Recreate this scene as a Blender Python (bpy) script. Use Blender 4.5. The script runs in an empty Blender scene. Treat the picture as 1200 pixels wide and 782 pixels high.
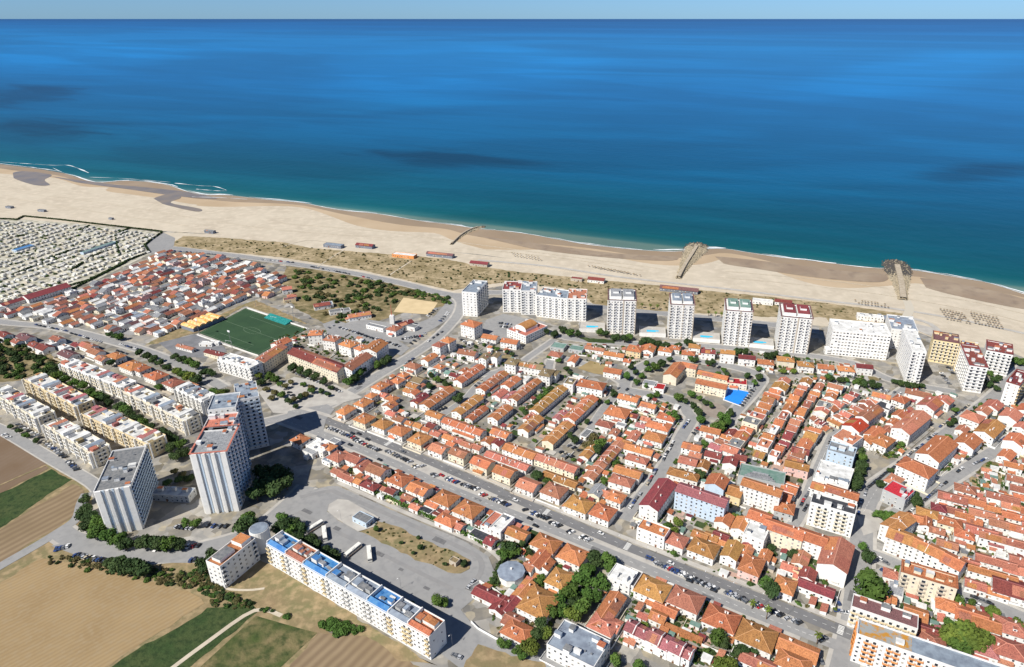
import bpy, math, random
from mathutils import Vector, Matrix
random.seed(7)
S = bpy.context.scene
R = math.radians
# ---------------------------------------------------------------- camera
H, F, CX, CY, HOR = 290.0, 800.0, 645.0, 391.0, 21.5
PITCH = math.atan((CY - HOR) / F)
cd = bpy.data.cameras.new('camera'); cam = bpy.data.objects.new('camera', cd)
S.collection.objects.link(cam); S.camera = cam
cam.location = (0, 0, H); cam.rotation_euler = (math.pi/2 - PITCH, 0, 0)
cd.sensor_width = 36; cd.lens = 36 * F / 1200; cd.shift_x = (600 - CX) / 1200
cd.clip_start = 1; cd.clip_end = 600000
# ---------------------------------------------------------------- sky, sun, exposure
SUN_AZ, SUN_EL = R(41), R(46)          # direction the shadows run, height of the sun
w = bpy.data.worlds.new('World'); S.world = w; w.use_nodes = True
nt = w.node_tree; nt.nodes.clear()
sky = nt.nodes.new('ShaderNodeTexSky'); sky.sky_type = 'NISHITA'; sky.sun_disc = False
sky.sun_elevation = SUN_EL; sky.sun_rotation = math.atan2(-math.cos(SUN_AZ), -math.sin(SUN_AZ))
sky.altitude = 300; sky.air_density = 1.0; sky.dust_density = 0.15; sky.ozone_density = 3.0
bg = nt.nodes.new('ShaderNodeBackground'); bg.inputs[1].default_value = 0.05
wo = nt.nodes.new('ShaderNodeOutputWorld')
tint = nt.nodes.new('ShaderNodeMix'); tint.data_type = 'RGBA'; tint.blend_type = 'MULTIPLY'; tint.inputs[0].default_value = 1; tcw = nt.nodes.new('ShaderNodeTexCoord'); sx = nt.nodes.new('ShaderNodeSeparateXYZ'); nt.links.new(tcw.outputs['Generated'], sx.inputs[0])
rp = nt.nodes.new('ShaderNodeValToRGB'); nt.links.new(sx.outputs[2], rp.inputs[0])      # clear marine air: bluer low down than the stock sky
rp.color_ramp.elements[0].color = (.60, 1.10, 2.05, 1); rp.color_ramp.elements[1].color = (.8, .93, 1.12, 1); rp.color_ramp.elements[1].position = .3
nt.links.new(rp.outputs[0], tint.inputs[7])
nt.links.new(sky.outputs[0], tint.inputs[6]); nt.links.new(tint.outputs[2], bg.inputs[0]); nt.links.new(bg.outputs[0], wo.inputs[0])
sl = bpy.data.lights.new('sun', 'SUN'); sl.energy = 5.0; sl.angle = R(0.5); sl.color = (1, .95, .87)
so = bpy.data.objects.new('sun', sl); S.collection.objects.link(so)
dv = Vector((math.cos(SUN_AZ)*math.cos(SUN_EL), math.sin(SUN_AZ)*math.cos(SUN_EL), -math.sin(SUN_EL)))
so.rotation_euler = dv.to_track_quat('-Z', 'Y').to_euler(); so.location = (0, 0, 500)
S.view_settings.view_transform = 'Standard'; S.view_settings.look = 'None'
S.view_settings.gamma = 1; S.view_settings.exposure = 0.3
S.render.engine = 'CYCLES'; S.cycles.max_bounces = 5; S.cycles.diffuse_bounces = 3
# ---------------------------------------------------------------- helpers
CP, SP = math.cos(PITCH), math.sin(PITCH)
def P(u, v, z=0.0):
    """map coordinates read off the survey photograph -> metres on the level z"""
    a = (u - CX)/F; b = -(v - CY)/F
    d = (a, CP + b*SP, -SP + b*CP); t = (z - H)/d[2]
    return Vector((a*t, d[1]*t, z))
def A(u1, v1, u2, v2, z=0):
    d = P(u2, v2, z) - P(u1, v1, z); return math.atan2(d.y, d.x)
ORD = 'zeroth first second third fourth fifth sixth seventh eighth ninth tenth eleventh twelfth'.split()
def nth(n):
    if n < len(ORD): return ORD[n]
    return str(n) + ('th' if 10 < n % 100 < 14 else {1: 'st', 2: 'nd', 3: 'rd'}.get(n % 10, 'th'))
COL = S.collection
def link(o, parent=None):
    COL.objects.link(o)
    if parent is not None: o.parent = parent
    return o
def tag(o, label=None, cat=None, group=None, kind=None):
    if label: o['label'] = label
    if cat: o['category'] = cat
    if group: o['group'] = group
    if kind: o['kind'] = kind
    return o
def empty(name, loc, rz=0, label=None, cat=None, group=None):
    o = bpy.data.objects.new(name, None); o.empty_display_size = 1
    o.location = loc; o.rotation_euler = (0, 0, rz); link(o)
    return tag(o, label, cat, group)
class MB:
    def __init__(s): s.v = []; s.f = []; s.m = []
    def poly(s, pts, m=0):
        i = len(s.v); s.v += [tuple(p) for p in pts]; s.f.append(tuple(range(i, i+len(pts)))); s.m.append(m)
    def box(s, x0, x1, y0, y1, z0, z1, m=0, top=None, bottom=True):
        i = len(s.v)
        s.v += [(x0,y0,z0),(x1,y0,z0),(x1,y1,z0),(x0,y1,z0),(x0,y0,z1),(x1,y0,z1),(x1,y1,z1),(x0,y1,z1)]
        fs = [(0,1,5,4),(1,2,6,5),(2,3,7,6),(3,0,4,7),(4,5,6,7)] + ([(3,2,1,0)] if bottom else [])
        for k, q in enumerate(fs):
            s.f.append(tuple(i+a for a in q)); s.m.append(m if (k != 4 or top is None) else top)
    def prism(s, pts, z0, z1, m=0, top=None):
        n = len(pts); i = len(s.v)
        s.v += [(p[0], p[1], z0) for p in pts] + [(p[0], p[1], z1) for p in pts]
        for k in range(n):
            j = (k+1) % n; s.f.append((i+k, i+j, i+n+j, i+n+k)); s.m.append(m)
        s.f.append(tuple(range(i+n, i+2*n))); s.m.append(m if top is None else top)
        s.f.append(tuple(range(i+n-1, i-1, -1))); s.m.append(m)
    def tube(s, a, b, r0, r1=None, n=6, m=0):
        a = Vector(a); b = Vector(b); r1 = r0 if r1 is None else r1
        d = (b-a).normalized(); x = d.orthogonal().normalized(); y = d.cross(x); i = len(s.v)
        for p, r in ((a, r0), (b, r1)):
            for k in range(n):
                t = 2*math.pi*k/n; s.v.append(tuple(p + (x*math.cos(t)+y*math.sin(t))*r))
        for k in range(n):
            j = (k+1) % n; s.f.append((i+k, i+j, i+n+j, i+n+k)); s.m.append(m)
        s.f.append(tuple(range(i+n, i+2*n))); s.m.append(m); s.f.append(tuple(range(i+n-1, i-1, -1))); s.m.append(m)
    def mesh(s, name, mats):
        me = bpy.data.meshes.new(name); me.from_pydata(s.v, [], s.f)
        for m in (mats if isinstance(mats, (list, tuple)) else [mats]): me.materials.append(m)
        me.polygons.foreach_set('material_index', s.m); me.update(); return me
    def build(s, name, mats, parent=None):
        return link(bpy.data.objects.new(name, s.mesh(name, mats)), parent)
def put(name, me, parent, loc=(0,0,0), rz=0, sc=(1,1,1)):
    o = bpy.data.objects.new(name, me); o.location = loc; o.rotation_euler = (0,0,rz); o.scale = sc
    return link(o, parent)
# ---------------------------------------------------------------- materials
def mat(name, c, rough=.85, c2=None, scale=.3, vary=0.0, spec=.2, bump=0, detail=4, lo=.35, hi=.65, c3=None, s3=2.0, metal=0, stripes=None, world=False):
    m = bpy.data.materials.new(name); m.use_nodes = True; t = m.node_tree; L = t.links.new; N = t.nodes.new
    p = t.nodes['Principled BSDF']; p.inputs['Roughness'].default_value = rough
    p.inputs['Specular IOR Level'].default_value = spec; p.inputs['Metallic'].default_value = metal
    out = None
    rgb = N('ShaderNodeRGB'); rgb.outputs[0].default_value = (*c, 1); out = rgb.outputs[0]
    tc = None
    if c2 or c3 or bump or stripes:
        tc = N('ShaderNodeTexCoord'); vec = tc.outputs['Object']
        if world:
            g = N('ShaderNodeNewGeometry'); vec = g.outputs['Position']
    def mix(a, col, fac):
        x = N('ShaderNodeMix'); x.data_type = 'RGBA'; L(fac, x.inputs[0]); L(a, x.inputs[6]); x.inputs[7].default_value = (*col, 1); return x.outputs[2]
    def noise(sc, dt, a, b):
        n = N('ShaderNodeTexNoise'); n.inputs['Scale'].default_value = sc; n.inputs['Detail'].default_value = dt; L(vec, n.inputs['Vector'])
        r = N('ShaderNodeMapRange'); r.inputs[1].default_value = a; r.inputs[2].default_value = b; L(n.outputs[0], r.inputs[0]); return r.outputs[0], n
    if c2: f, n1 = noise(scale, detail, lo, hi); out = mix(out, c2, f)
    if c3: f, _ = noise(s3, 3, .45, .7); out = mix(out, c3, f)
    if stripes:
        ang, per, col, amt = stripes
        mp = N('ShaderNodeMapping'); mp.inputs['Rotation'].default_value = (0, 0, ang); L(vec, mp.inputs[0])
        wv = N('ShaderNodeTexWave'); wv.inputs['Scale'].default_value = 1/per*.314; wv.inputs['Distortion'].default_value = 1.2; wv.inputs['Detail'].default_value = 2
        L(mp.outputs[0], wv.inputs['Vector']); ml = N('ShaderNodeMath'); ml.operation = 'MULTIPLY'; ml.inputs[1].default_value = amt; L(wv.outputs['Fac'], ml.inputs[0]); out = mix(out, col, ml.outputs[0])
    if vary:
        oi = N('ShaderNodeObjectInfo'); hs = N('ShaderNodeHueSaturation')
        r = N('ShaderNodeMapRange'); r.inputs[3].default_value = 1-vary; r.inputs[4].default_value = 1+vary; L(oi.outputs['Random'], r.inputs[0])
        L(r.outputs[0], hs.inputs['Value']); r2 = N('ShaderNodeMapRange'); r2.inputs[3].default_value = .5-vary*.05; r2.inputs[4].default_value = .5+vary*.05
        ml = N('ShaderNodeMath'); ml.operation = 'FRACT'; m7 = N('ShaderNodeMath'); m7.operation = 'MULTIPLY'; m7.inputs[1].default_value = 7.3; L(oi.outputs['Random'], m7.inputs[0]); L(m7.outputs[0], ml.inputs[0]); L(ml.outputs[0], r2.inputs[0]); L(r2.outputs[0], hs.inputs['Hue'])
        L(out, hs.inputs['Color']); out = hs.outputs[0]
    L(out, p.inputs['Base Color'])
    if bump:
        n = N('ShaderNodeTexNoise'); n.inputs['Scale'].default_value = bump[0]; n.inputs['Detail'].default_value = 4; L(vec, n.inputs['Vector'])
        b = N('ShaderNodeBump'); b.inputs['Strength'].default_value = bump[1]; b.inputs['Distance'].default_value = bump[2]; L(n.outputs[0], b.inputs['Height']); L(b.outputs[0], p.inputs['Normal'])
    return m
def roofm(n, c, c2): return mat('roof_' + n, c, .85, c2, .45, .22, .15, (1.2, .6, .3), lo=.4, hi=.75, c3=(c[0]*.45, c[1]*.45, c[2]*.5), s3=1.7)
ROOF = dict(o=roofm('orange', (.51,.20,.092), (.37,.135,.062)), t=roofm('ochre', (.44,.22,.08), (.31,.145,.055)),
    b=roofm('brown', (.39,.165,.105), (.28,.115,.075)), r=roofm('maroon', (.24,.06,.055), (.16,.045,.045)), k=roofm('rose', (.38,.14,.14), (.30,.11,.11)),
    e=roofm('red', (.48,.045,.035), (.40,.04,.03)), g=roofm('grey', (.3,.31,.32), (.2,.21,.22)), v=roofm('olive', (.26,.2,.11), (.18,.14,.08)),
    w=mat('roof_white', (.72,.72,.70), .8, (.5,.5,.48), .3, .08), u=mat('roof_blue', (.09,.23,.42), .7, (.03,.14,.38), .4, .1),
    s=mat('roof_slate_blue', (.27,.32,.38), .7, (.17,.2,.25), .3, .1), d=mat('roof_dark', (.035,.04,.05), .5, (.07,.07,.08), .5),
    a=roofm('salmon', (.50,.2,.13), (.4,.15,.1)), n=mat('roof_green', (.12,.22,.18), .8, (.2,.28,.25), .3, .1), q=mat('roof_amber', (.75,.32,.04), .7, (.8,.6,.35), .4),
    p=mat('roof_purple', (.16,.05,.3), .7), y=roofm('plum', (.2,.1,.1), (.15,.08,.08)), f=mat('roof_felt', (.13,.14,.15), .8, (.22,.22,.22), .5, .1))
RN = dict(o='orange', t='ochre', b='brown', r='maroon', k='rose pink', e='red', g='grey', v='olive brown', w='white', u='blue', s='slate blue', d='black', a='salmon', n='green', q='amber', p='purple', y='plum brown', f='dark grey')
def wallm(n, c): return mat('wall_' + n, c, .9, tuple(x*.82 for x in c), .35, .07, .1, lo=.5, hi=.8)
WALL = dict(w=wallm('white', (.78,.77,.74)), c=wallm('cream', (.75,.68,.53)), y=wallm('yellow', (.72,.59,.36)), k=wallm('pink', (.72,.5,.45)), b=wallm('pale_blue', (.5,.6,.7)), g=wallm('grey', (.45,.46,.46)), n=wallm('stone', (.5,.44,.36)), d=wallm('dark', (.2,.22,.26)), o=wallm('orange', (.7,.3,.1)))
WN = dict(w='white', c='cream', y='yellow', k='pink', b='pale blue', g='grey', n='beige', d='dark', o='orange')
GLASS = mat('window_glass', (.035,.045,.06), .15, spec=.5)
FRAME = mat('window_frame', (.7,.7,.68), .6)
DOORM = mat('door_wood', (.18,.09,.05), .6, vary=.3)
WHITE = mat('white_paint', (.8,.8,.78), .6)
DARK = mat('dark_metal', (.05,.05,.055), .5)
STEEL = mat('steel', (.4,.41,.42), .4, metal=.6)
SHUT = mat('shutter', (.5,.47,.42), .7, vary=.25)
def winmesh():
    b = MB(); b.box(-.5,.5,-.05,.02,-.5,.5,1,bottom=True); b.box(-.44,.44,-.07,-.05,-.44,.44,0); return b.mesh('window', [GLASS, FRAME])
WIN = winmesh()
b = MB(); b.box(-.5,.5,-.05,.02,-.5,.5,1,bottom=True); b.box(-.44,.44,-.07,-.05,-.44,.44,0); b.box(-.44,.44,-.085,-.07,-.05,.44,2); WIN2 = b.mesh('window', [GLASS, FRAME, SHUT])
b = MB(); b.box(-.5,.5,-.05,.02,-.5,.5,1,bottom=True); b.box(-.44,.44,-.07,-.05,-.44,.44,0); b.box(-.44,.44,-.085,-.07,-.40,.44,2); WIN3 = b.mesh('window', [GLASS, FRAME, SHUT])
def balmesh(m):
    b = MB(); b.box(-.5,.5,-1,.0,-.14,0,0); b.box(-.5,.5,-1,-.92,0,.95,0); b.box(-.5,-.47,-.92,0,0,.95,0); b.box(.47,.5,-.92,0,0,.95,0); return b.mesh('balcony', [m])
BAL = {k: balmesh(WALL[k]) for k in WALL}
b = MB(); b.box(-.5,.5,-.06,.02,0,1,0); DOOR = b.mesh('door', [DOORM])
b = MB(); b.box(-.35,.35,-.3,.3,-.6,1.3,0); b.box(-.42,.42,-.37,.37,1.3,1.42,0); b.box(-.2,.2,-.2,.2,1.42,1.7,1); CHIM = b.mesh('chimney', [WALL['w'], ROOF['o']])
# ---------------------------------------------------------------- buildings
FOOT = []     # footprints (x, y, ang, w, d)
def free(p, r, pad=.3):
    for (x, y, an, w_, d_) in FOOT:
        if abs(x-p.x) > 40 or abs(y-p.y) > 40: continue
        dx, dy = p.x-x, p.y-y; c, s = math.cos(an), math.sin(an); lx, ly = dx*c+dy*s, -dx*s+dy*c
        if abs(lx) < w_/2+r+pad and abs(ly) < d_/2+r+pad: return False
    return True
def onroad(p, pad=1.0):
    for pts, hw in ROADS:
        for i in range(0, len(pts)-1):
            a, c = pts[i], pts[i+1]
            if min(abs(p.x-a.x), abs(p.x-c.x)) > 60: continue
            d = c-a; L2 = d.x*d.x+d.y*d.y
            if L2 == 0: continue
            t = max(0, min(1, ((p.x-a.x)*d.x+(p.y-a.y)*d.y)/L2))
            if math.hypot(p.x-a.x-d.x*t, p.y-a.y-d.y*t) < hw+pad: return True
    return False
def sides(x, y, ang, w, d):
    r = []
    for k, (n, off, ln) in enumerate((((0,-1), d/2, w), ((1,0), w/2, d), ((0,1), d/2, w), ((-1,0), w/2, d))):
        c, s = math.cos(ang), math.sin(ang); wn = (n[0]*c-n[1]*s, n[0]*s+n[1]*c)
        px, py = x+wn[0]*off, y+wn[1]*off
        vis = (wn[0]*-px + wn[1]*-py)/math.hypot(px, py)
        r.append((k, vis, ln, off))
    return r
def side_pt(k, t, off, out=0.0):
    o = off + out
    return ((t, -o), (o, t), (-t, o), (-o, -t))[k]
def windows(wall, lst, lim=96):
    """lst: (name, mesh, x, y, z, rz, sx, sz) in the building's own frame; the nearest ones are parts, the rest one mesh"""
    for nm in ('window', 'balcony'):
        sub = [e for e in lst if e[0] == nm]
        if len(sub) > lim:
            mw = wall.matrix_world
            root = wall.parent or wall
            ca, sa = math.cos(root.rotation_euler.z), math.sin(root.rotation_euler.z)
            dist = lambda e: (root.location.x+e[2]*ca-e[3]*sa)**2 + (root.location.y+e[2]*sa+e[3]*ca)**2 + (H-e[4])**2
            sub.sort(key=dist)
            rest = sub[lim:]; sub = sub[:lim]; me0 = WIN2 if nm == 'window' else rest[0][1]; bb = MB()
            for e in rest:
                me = e[1]; M = Matrix.Translation((e[2], e[3], e[4])) @ Matrix.Rotation(e[5], 4, 'Z') @ Matrix.Diagonal((e[6], 1, e[7], 1))
                i = len(bb.v); bb.v += [tuple(M @ v.co) for v in me.vertices]
                for p in me.polygons: bb.f.append(tuple(i+a for a in p.vertices)); bb.m.append(p.material_index)
            o = bb.build(nm, list(me0.materials), wall); o['kind'] = 'stuff'
        for e in sub: put(nm, e[1], wall, (e[2], e[3], e[4]), e[5], (e[6], 1, e[7]))
def fill_side(lst, k, ln, off, h, nf, sp=3.0, ww=1.15, hh=1.3, z0=0, balc=None, bmat='w', skip=.08, mask=None, wide=None):
    n = max(1, int((ln-1.0)/sp)); st = ln/n; rz = (0, R(90), R(180), R(-90))[k]
    for f in range(nf):
        z = z0 + (f+.5)*(h-z0)/nf + .1
        for i in range(n):
            t = -ln/2 + (i+.5)*st
            isb = balc and (balc == 'all' or (balc == 'alt' and i % 2 == 0) or (balc == 'ends' and (i in (0, n-1))) or (balc == 'pair' and i % 3 != 0))
            if isb and (f > 0 or z0 > 0):
                x, y = side_pt(k, t, off, .02); lst.append(('balcony', BAL[bmat], x, y, z-1.35, rz, st*.86, 1))
                x, y = side_pt(k, t, off, .03); lst.append(('window', WIN, x, y, z-.1, rz, st*.46, 1.8))
            else:
                if random.random() < skip: continue
                x, y = side_pt(k, t, off, .03); lst.append(('window', random.choice((WIN, WIN, WIN, WIN2, WIN2, WIN3)), x, y, z, rz, (wide or ww), hh))
def gable_roof(b, w, d, h, rise, o=.4, th=.22):
    sl = rise/(d/2); z0 = h - o*sl; X = w/2+o; Y = d/2+o
    for s in (-1, 1):
        a = (-X, s*Y, z0), (X, s*Y, z0), (X, 0, h+rise), (-X, 0, h+rise)
        if s > 0: a = a[::-1]
        up = [(p[0], p[1], p[2]+th) for p in a]
        b.poly(up); b.poly(a[::-1])
        for i in range(4):
            j = (i+1) % 4
            if abs(a[i][1]) < .01 and abs(a[j][1]) < .01: continue
            b.poly((a[i], a[j], up[j], up[i]))
    b.box(-X+.03, X-.03, -.22, .22, h+rise+th-.12, h+rise+th+.1, 1)
def hip_roof(b, w, d, h, rise, o=.5, th=.2):
    X, Y = w/2+o, d/2+o; lo = [(-X,-Y,h), (X,-Y,h), (X,Y,h), (-X,Y,h)]; up = [(p[0],p[1],h+th) for p in lo]
    z = h+th+rise
    r = max(.15, X-Y) if X >= Y else max(.15, Y-X)
    a, c = ((-r,0,z), (r,0,z)) if X >= Y else ((0,-r,z), (0,r,z))
    for i in range(4): j = (i+1) % 4; b.poly((lo[i], lo[j], up[j], up[i]))
    b.poly(lo[::-1])
    if X >= Y:
        b.poly((up[0], up[1], c, a)); b.poly((up[2], up[3], a, c)); b.poly((up[1], up[2], c)); b.poly((up[3], up[0], a)); hips = ((0,a),(1,c),(2,c),(3,a))
    else:
        b.poly((up[1], up[2], c, a)); b.poly((up[3], up[0], a, c)); b.poly((up[0], up[1], a)); b.poly((up[2], up[3], c)); hips = ((0,a),(1,a),(2,c),(3,c))
    for i, q in hips: b.tube(Vector(up[i])+Vector((0,0,.02)), Vector(q)+Vector((0,0,.04)), .16, n=5, m=1)
    b.tube(a, c, .18, n=5, m=1)
RIDGE = {}
def ridge_mat(r):
    if r not in RIDGE:
        c = ROOF[r].node_tree.nodes['RGB'].outputs[0].default_value if 'RGB' in ROOF[r].node_tree.nodes else (.5,.3,.2,1)
        RIDGE[r] = mat('ridge_tiles_' + RN[r].replace(' ', '_'), tuple(min(.8, c[i]*1.15+.05) for i in range(3)), .85)
    return RIDGE[r]
def rawhouse(x, y, ang, w, d, h, ty, roof, wall, name, label, cat, group, rise=None, detail=True, nch=None, base=0, deco=True, eachside=None):
    if ty == 'x': ang += math.pi/2; w, d = d, w; ty = 'g'
    FOOT.append((x, y, ang, w, d))
    root = empty(name, (x, y, base), ang, label, cat, group)
    wb = MB(); hw, hd = w/2, d/2; wm = WALL[wall]
    if rise is None: rise = min(w, d)*.24 if ty == 'h' else d*.2
    rb = MB()
    if ty == 'g':
        wb.box(-hw, hw, -hd, hd, 0, h, bottom=False)
        for s in (-1, 1):
            t = ((s*hw, -s*hd, h), (s*hw, s*hd, h), (s*hw, 0, h+rise)); wb.poly(t)
        gable_roof(rb, w, d, h, rise)
    elif ty == 'h':
        wb.box(-hw, hw, -hd, hd, 0, h, bottom=False); hip_roof(rb, w, d, h, rise)
    elif ty == 'f':
        ph = .7 if h > 5 else .35; t = .3
        wb.box(-hw, hw, -hd, -hd+t, 0, h+ph, bottom=False); wb.box(-hw, hw, hd-t, hd, 0, h+ph, bottom=False)
        wb.box(-hw, -hw+t, -hd+t, hd-t, 0, h+ph, bottom=False); wb.box(hw-t, hw, -hd+t, hd-t, 0, h+ph, bottom=False)
        rb.box(-hw+t, hw-t, -hd+t, hd-t, h-.3, h)
    ww = wb.build('wall', wm, root); rr = rb.build('roof', [ROOF[roof], ridge_mat(roof)], root)
    if ty == 'g' and w > 5 and deco and random.random() < .5:      # a stretch of roof relaid with other tiles
        for q in range(1 if w < 14 else int(w/9)):
            b = MB(); s = random.choice((-1, -1, 1)); x0 = random.uniform(-.5, .1)*w; x1 = min(w/2+.3, x0+random.uniform(.15, .5)*w); t0 = random.choice((-.06, -.06, .1)); t1 = random.uniform(.55, .93)
            zz = lambda t: h+rise*t+.25+.004*q
            v = [(x0, s*hd*(1-t0), zz(t0)), (x1, s*hd*(1-t0), zz(t0)), (x1, s*hd*(1-t1), zz(t1)), (x0, s*hd*(1-t1), zz(t1))]; b.poly(v if s < 0 else v[::-1]); b.build('roof_patch', ROOF[random.choice('otabba')], rr)
    if not detail: return root
    sd = sides(x, y, ang, w, d); vis = [s for s in sd if s[1] > .08]
    lst = []; nf = max(1, int(round(h/3.0)))
    for k, v, ln, off in vis:
        if ty == 'g' and k in (1, 3) and random.random() < .35: continue
        fill_side(lst, k, ln, off, h, nf)
    if nf > 1 and deco and random.random() < .5:
        k, v, ln, off = max(vis, key=lambda s: s[1]*s[2])
        xx, yy = side_pt(k, random.uniform(-.2, .2)*ln, off, .02); lst.append(('balcony', BAL[wall], xx, yy, h/nf, (0, R(90), R(180), R(-90))[k], min(4, ln*.4), 1))
    windows(ww, lst)
    if vis:
        k, v, ln, off = max(vis, key=lambda s: s[1])
        xx, yy = side_pt(k, random.uniform(-.25, .25)*ln, off, .05); put('door', DOOR, ww, (xx, yy, 0), (0, R(90), R(180), R(-90))[k], (1.1, 1, 2.1))
    if ty in 'gh' and not (nch == 0):
        for i in range(nch or (1 if w < 14 else int(w/8))):
            t = random.uniform(-.35, .35) if not nch else -.5+(i+.5)/nch
            yy = random.choice((-1, 1))*d*random.uniform(.1, .22)
            zz = h + rise*(1-abs(yy)/hd) if ty == 'g' else h + .2 + rise*min((hd-abs(yy))/hd, (hw-abs(t*w))/min(hw, hd), 1)
            put('chimney', CHIM, rr, (t*w, yy, zz+.2))
    if ty == 'f' and h > 4: roof_clutter(rr, w, d, h, wall)
    if ty == 'h' and w > 10 and random.random() < .55:      # white dormer on the slope that faces the street
        b = MB(); hd2 = d/2+.5; y0 = -hd2*.62; zf = h+.2+rise*(hd2+y0)/hd2*min(1, 1); x0 = random.uniform(-.12, .12)*w
        b.box(x0-.9, x0+.9, y0, y0+2.2, zf-.2, zf+1.3, 0, top=1); b.build('dormer', [WALL[wall], ROOF[roof]], rr); put('window', WIN, rr, (x0, y0-.02, zf+.6), 0, (1.1, 1, .9))
    if deco and 4.2 < h < 8 and w > 7 and random.random() < .5:      # lean-to against one side
        k_ = random.choice((0, 0, 1, 3)); off = d/2 if k_ == 0 else w/2; ln = w if k_ == 0 else d; aw = random.uniform(.3, .55)*ln; ad = random.uniform(1.8, 2.8); tt = random.uniform(-.2, .2)*ln
        cx, cy = side_pt(k_, tt, off, ad/2+.02); ca, sa = math.cos(ang), math.sin(ang); pw = Vector((x+cx*ca-cy*sa, y+cx*sa+cy*ca, 0)); FOOT.pop()
        if free(pw, .9, 0) and not onroad(pw, 2):
            b = MB(); b.box(-aw/2, aw/2, -ad, -.02, 0, 2.4, bottom=False); o = b.build('annex', wm, root); px, py = side_pt(k_, tt, off, 0); o.location = (px, py, 0); o.rotation_euler = (0, 0, (0, R(90), R(180), R(-90))[k_])
            b = MB(); q = [(-aw/2-.2,-ad-.3,2.35),(aw/2+.2,-ad-.3,2.35),(aw/2+.2,-.03,3.1),(-aw/2-.2,-.03,3.1)]; b.poly(q); b.poly([(a_,b_,c_-.15) for a_,b_,c_ in q[::-1]]); b.poly((( -aw/2-.2,-ad-.3,2.2),(aw/2+.2,-ad-.3,2.2),q[1],q[0])); b.build('annex_roof', ROOF[random.choice((roof, 'o', 'a', 'b', 'w'))], o)
            FOOT.append((pw.x, pw.y, ang, aw if k_ == 0 else ad, ad if k_ == 0 else aw))
        FOOT.append((x, y, ang, w, d))
    return root
def roof_clutter(rr, w, d, h, wall='w', n=None, mats='wwsfo'):
    n = n or max(1, int(w*d/70))
    for i in range(min(n, 8)):
        b = MB(); sx = random.uniform(1.5, min(4.5, w*.35)); sy = random.uniform(1.5, min(3.5, d*.3)); sz = random.uniform(1.2, 2.8)
        cx = -w/2 + w*(i+.5)/n + random.uniform(-.5, .5); cx = max(-w/2+sx/2+.5, min(w/2-sx/2-.5, cx)); cy = random.uniform(-.5, .5)*max(0, d-sy-1.4)
        b.box(cx-sx/2, cx+sx/2, cy-sy/2, cy+sy/2, h, h+sz, 0); b.box(cx-sx/2-.15, cx+sx/2+.15, cy-sy/2-.15, cy+sy/2+.15, h+sz, h+sz+.15, 1)
        b.build('roof_hut', [WALL[wall], ROOF[random.choice(mats)]], rr)
    for i in range(min(6, n)):
        b = MB(); x = random.uniform(-.42, .42)*w; y = random.uniform(-.42, .42)*d
        if random.random() < .5:
            b.tube((x,y,h), (x,y,h+2.6), .05, n=4); b.tube((x-.6,y,h+2.4), (x+.6,y,h+2.4), .03, n=4); b.build('aerial', DARK, rr)
        else:
            b.box(x-.5,x+.5,y-.35,y+.35,h,h+.9); b.build('vent', STEEL, rr)
TYN = dict(g='gabled', x='gabled', h='hipped', f='flat roofed')
def snap(a, base):
    base = R(base); k = round((a-base)/(math.pi/2)); return base + k*math.pi/2
def rooflabel(ty, roof, wall, noun):
    return ('%s %s with %s roof' % (WN[wall], noun, RN[roof]+' flat')) if ty == 'f' else '%s %s with %s %s roof' % (WN[wall], noun, RN[roof], TYN[ty])
def houses(cat, where, group, ang, data, name=None, noun=None, shrink=1.0):
    """rows of 'u v w d type roof h wall [angle]' - roof centres at eave level"""
    rows = []
    for e in data.split(';'):
        e = e.split()
        if not e: continue
        u, v, ww, d = map(float, e[:4]); ty, roof, h = e[4], e[5], float(e[6]); h = h*.88 if h < 9 else h; ww *= 1.05*shrink; d *= 1.05*shrink; wl = e[7] if len(e) > 7 else 'w'
        rows.append((u, v, ww, d, ty, roof, h, wl, float(e[8]) if len(e) > 8 else ang))
    rows.sort()
    cnt = {}
    out = []
    for (u, v, ww, d, ty, roof, h, wl, an) in rows:
        p = P(u, v, h); base = rooflabel(ty, roof, wl, noun or cat)
        cnt[base] = cnt.get(base, 0)+1
        out.append([p, R(an), ww, d, h, ty, roof, wl, base, cnt[base]])
    for p, an, ww, d, h, ty, roof, wl, base, k in out:
        lab = base + ' ' + where if cnt[base] == 1 else '%s, %s from left %s' % (base, nth(k), where)
        rawhouse(p.x, p.y, an, ww, d, h, ty, roof, wl, name or cat.replace(' ', '_'), lab, cat, group)
        PLOT.append((p.x, p.y, an, ww, d, where))
PLOT = []
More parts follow.
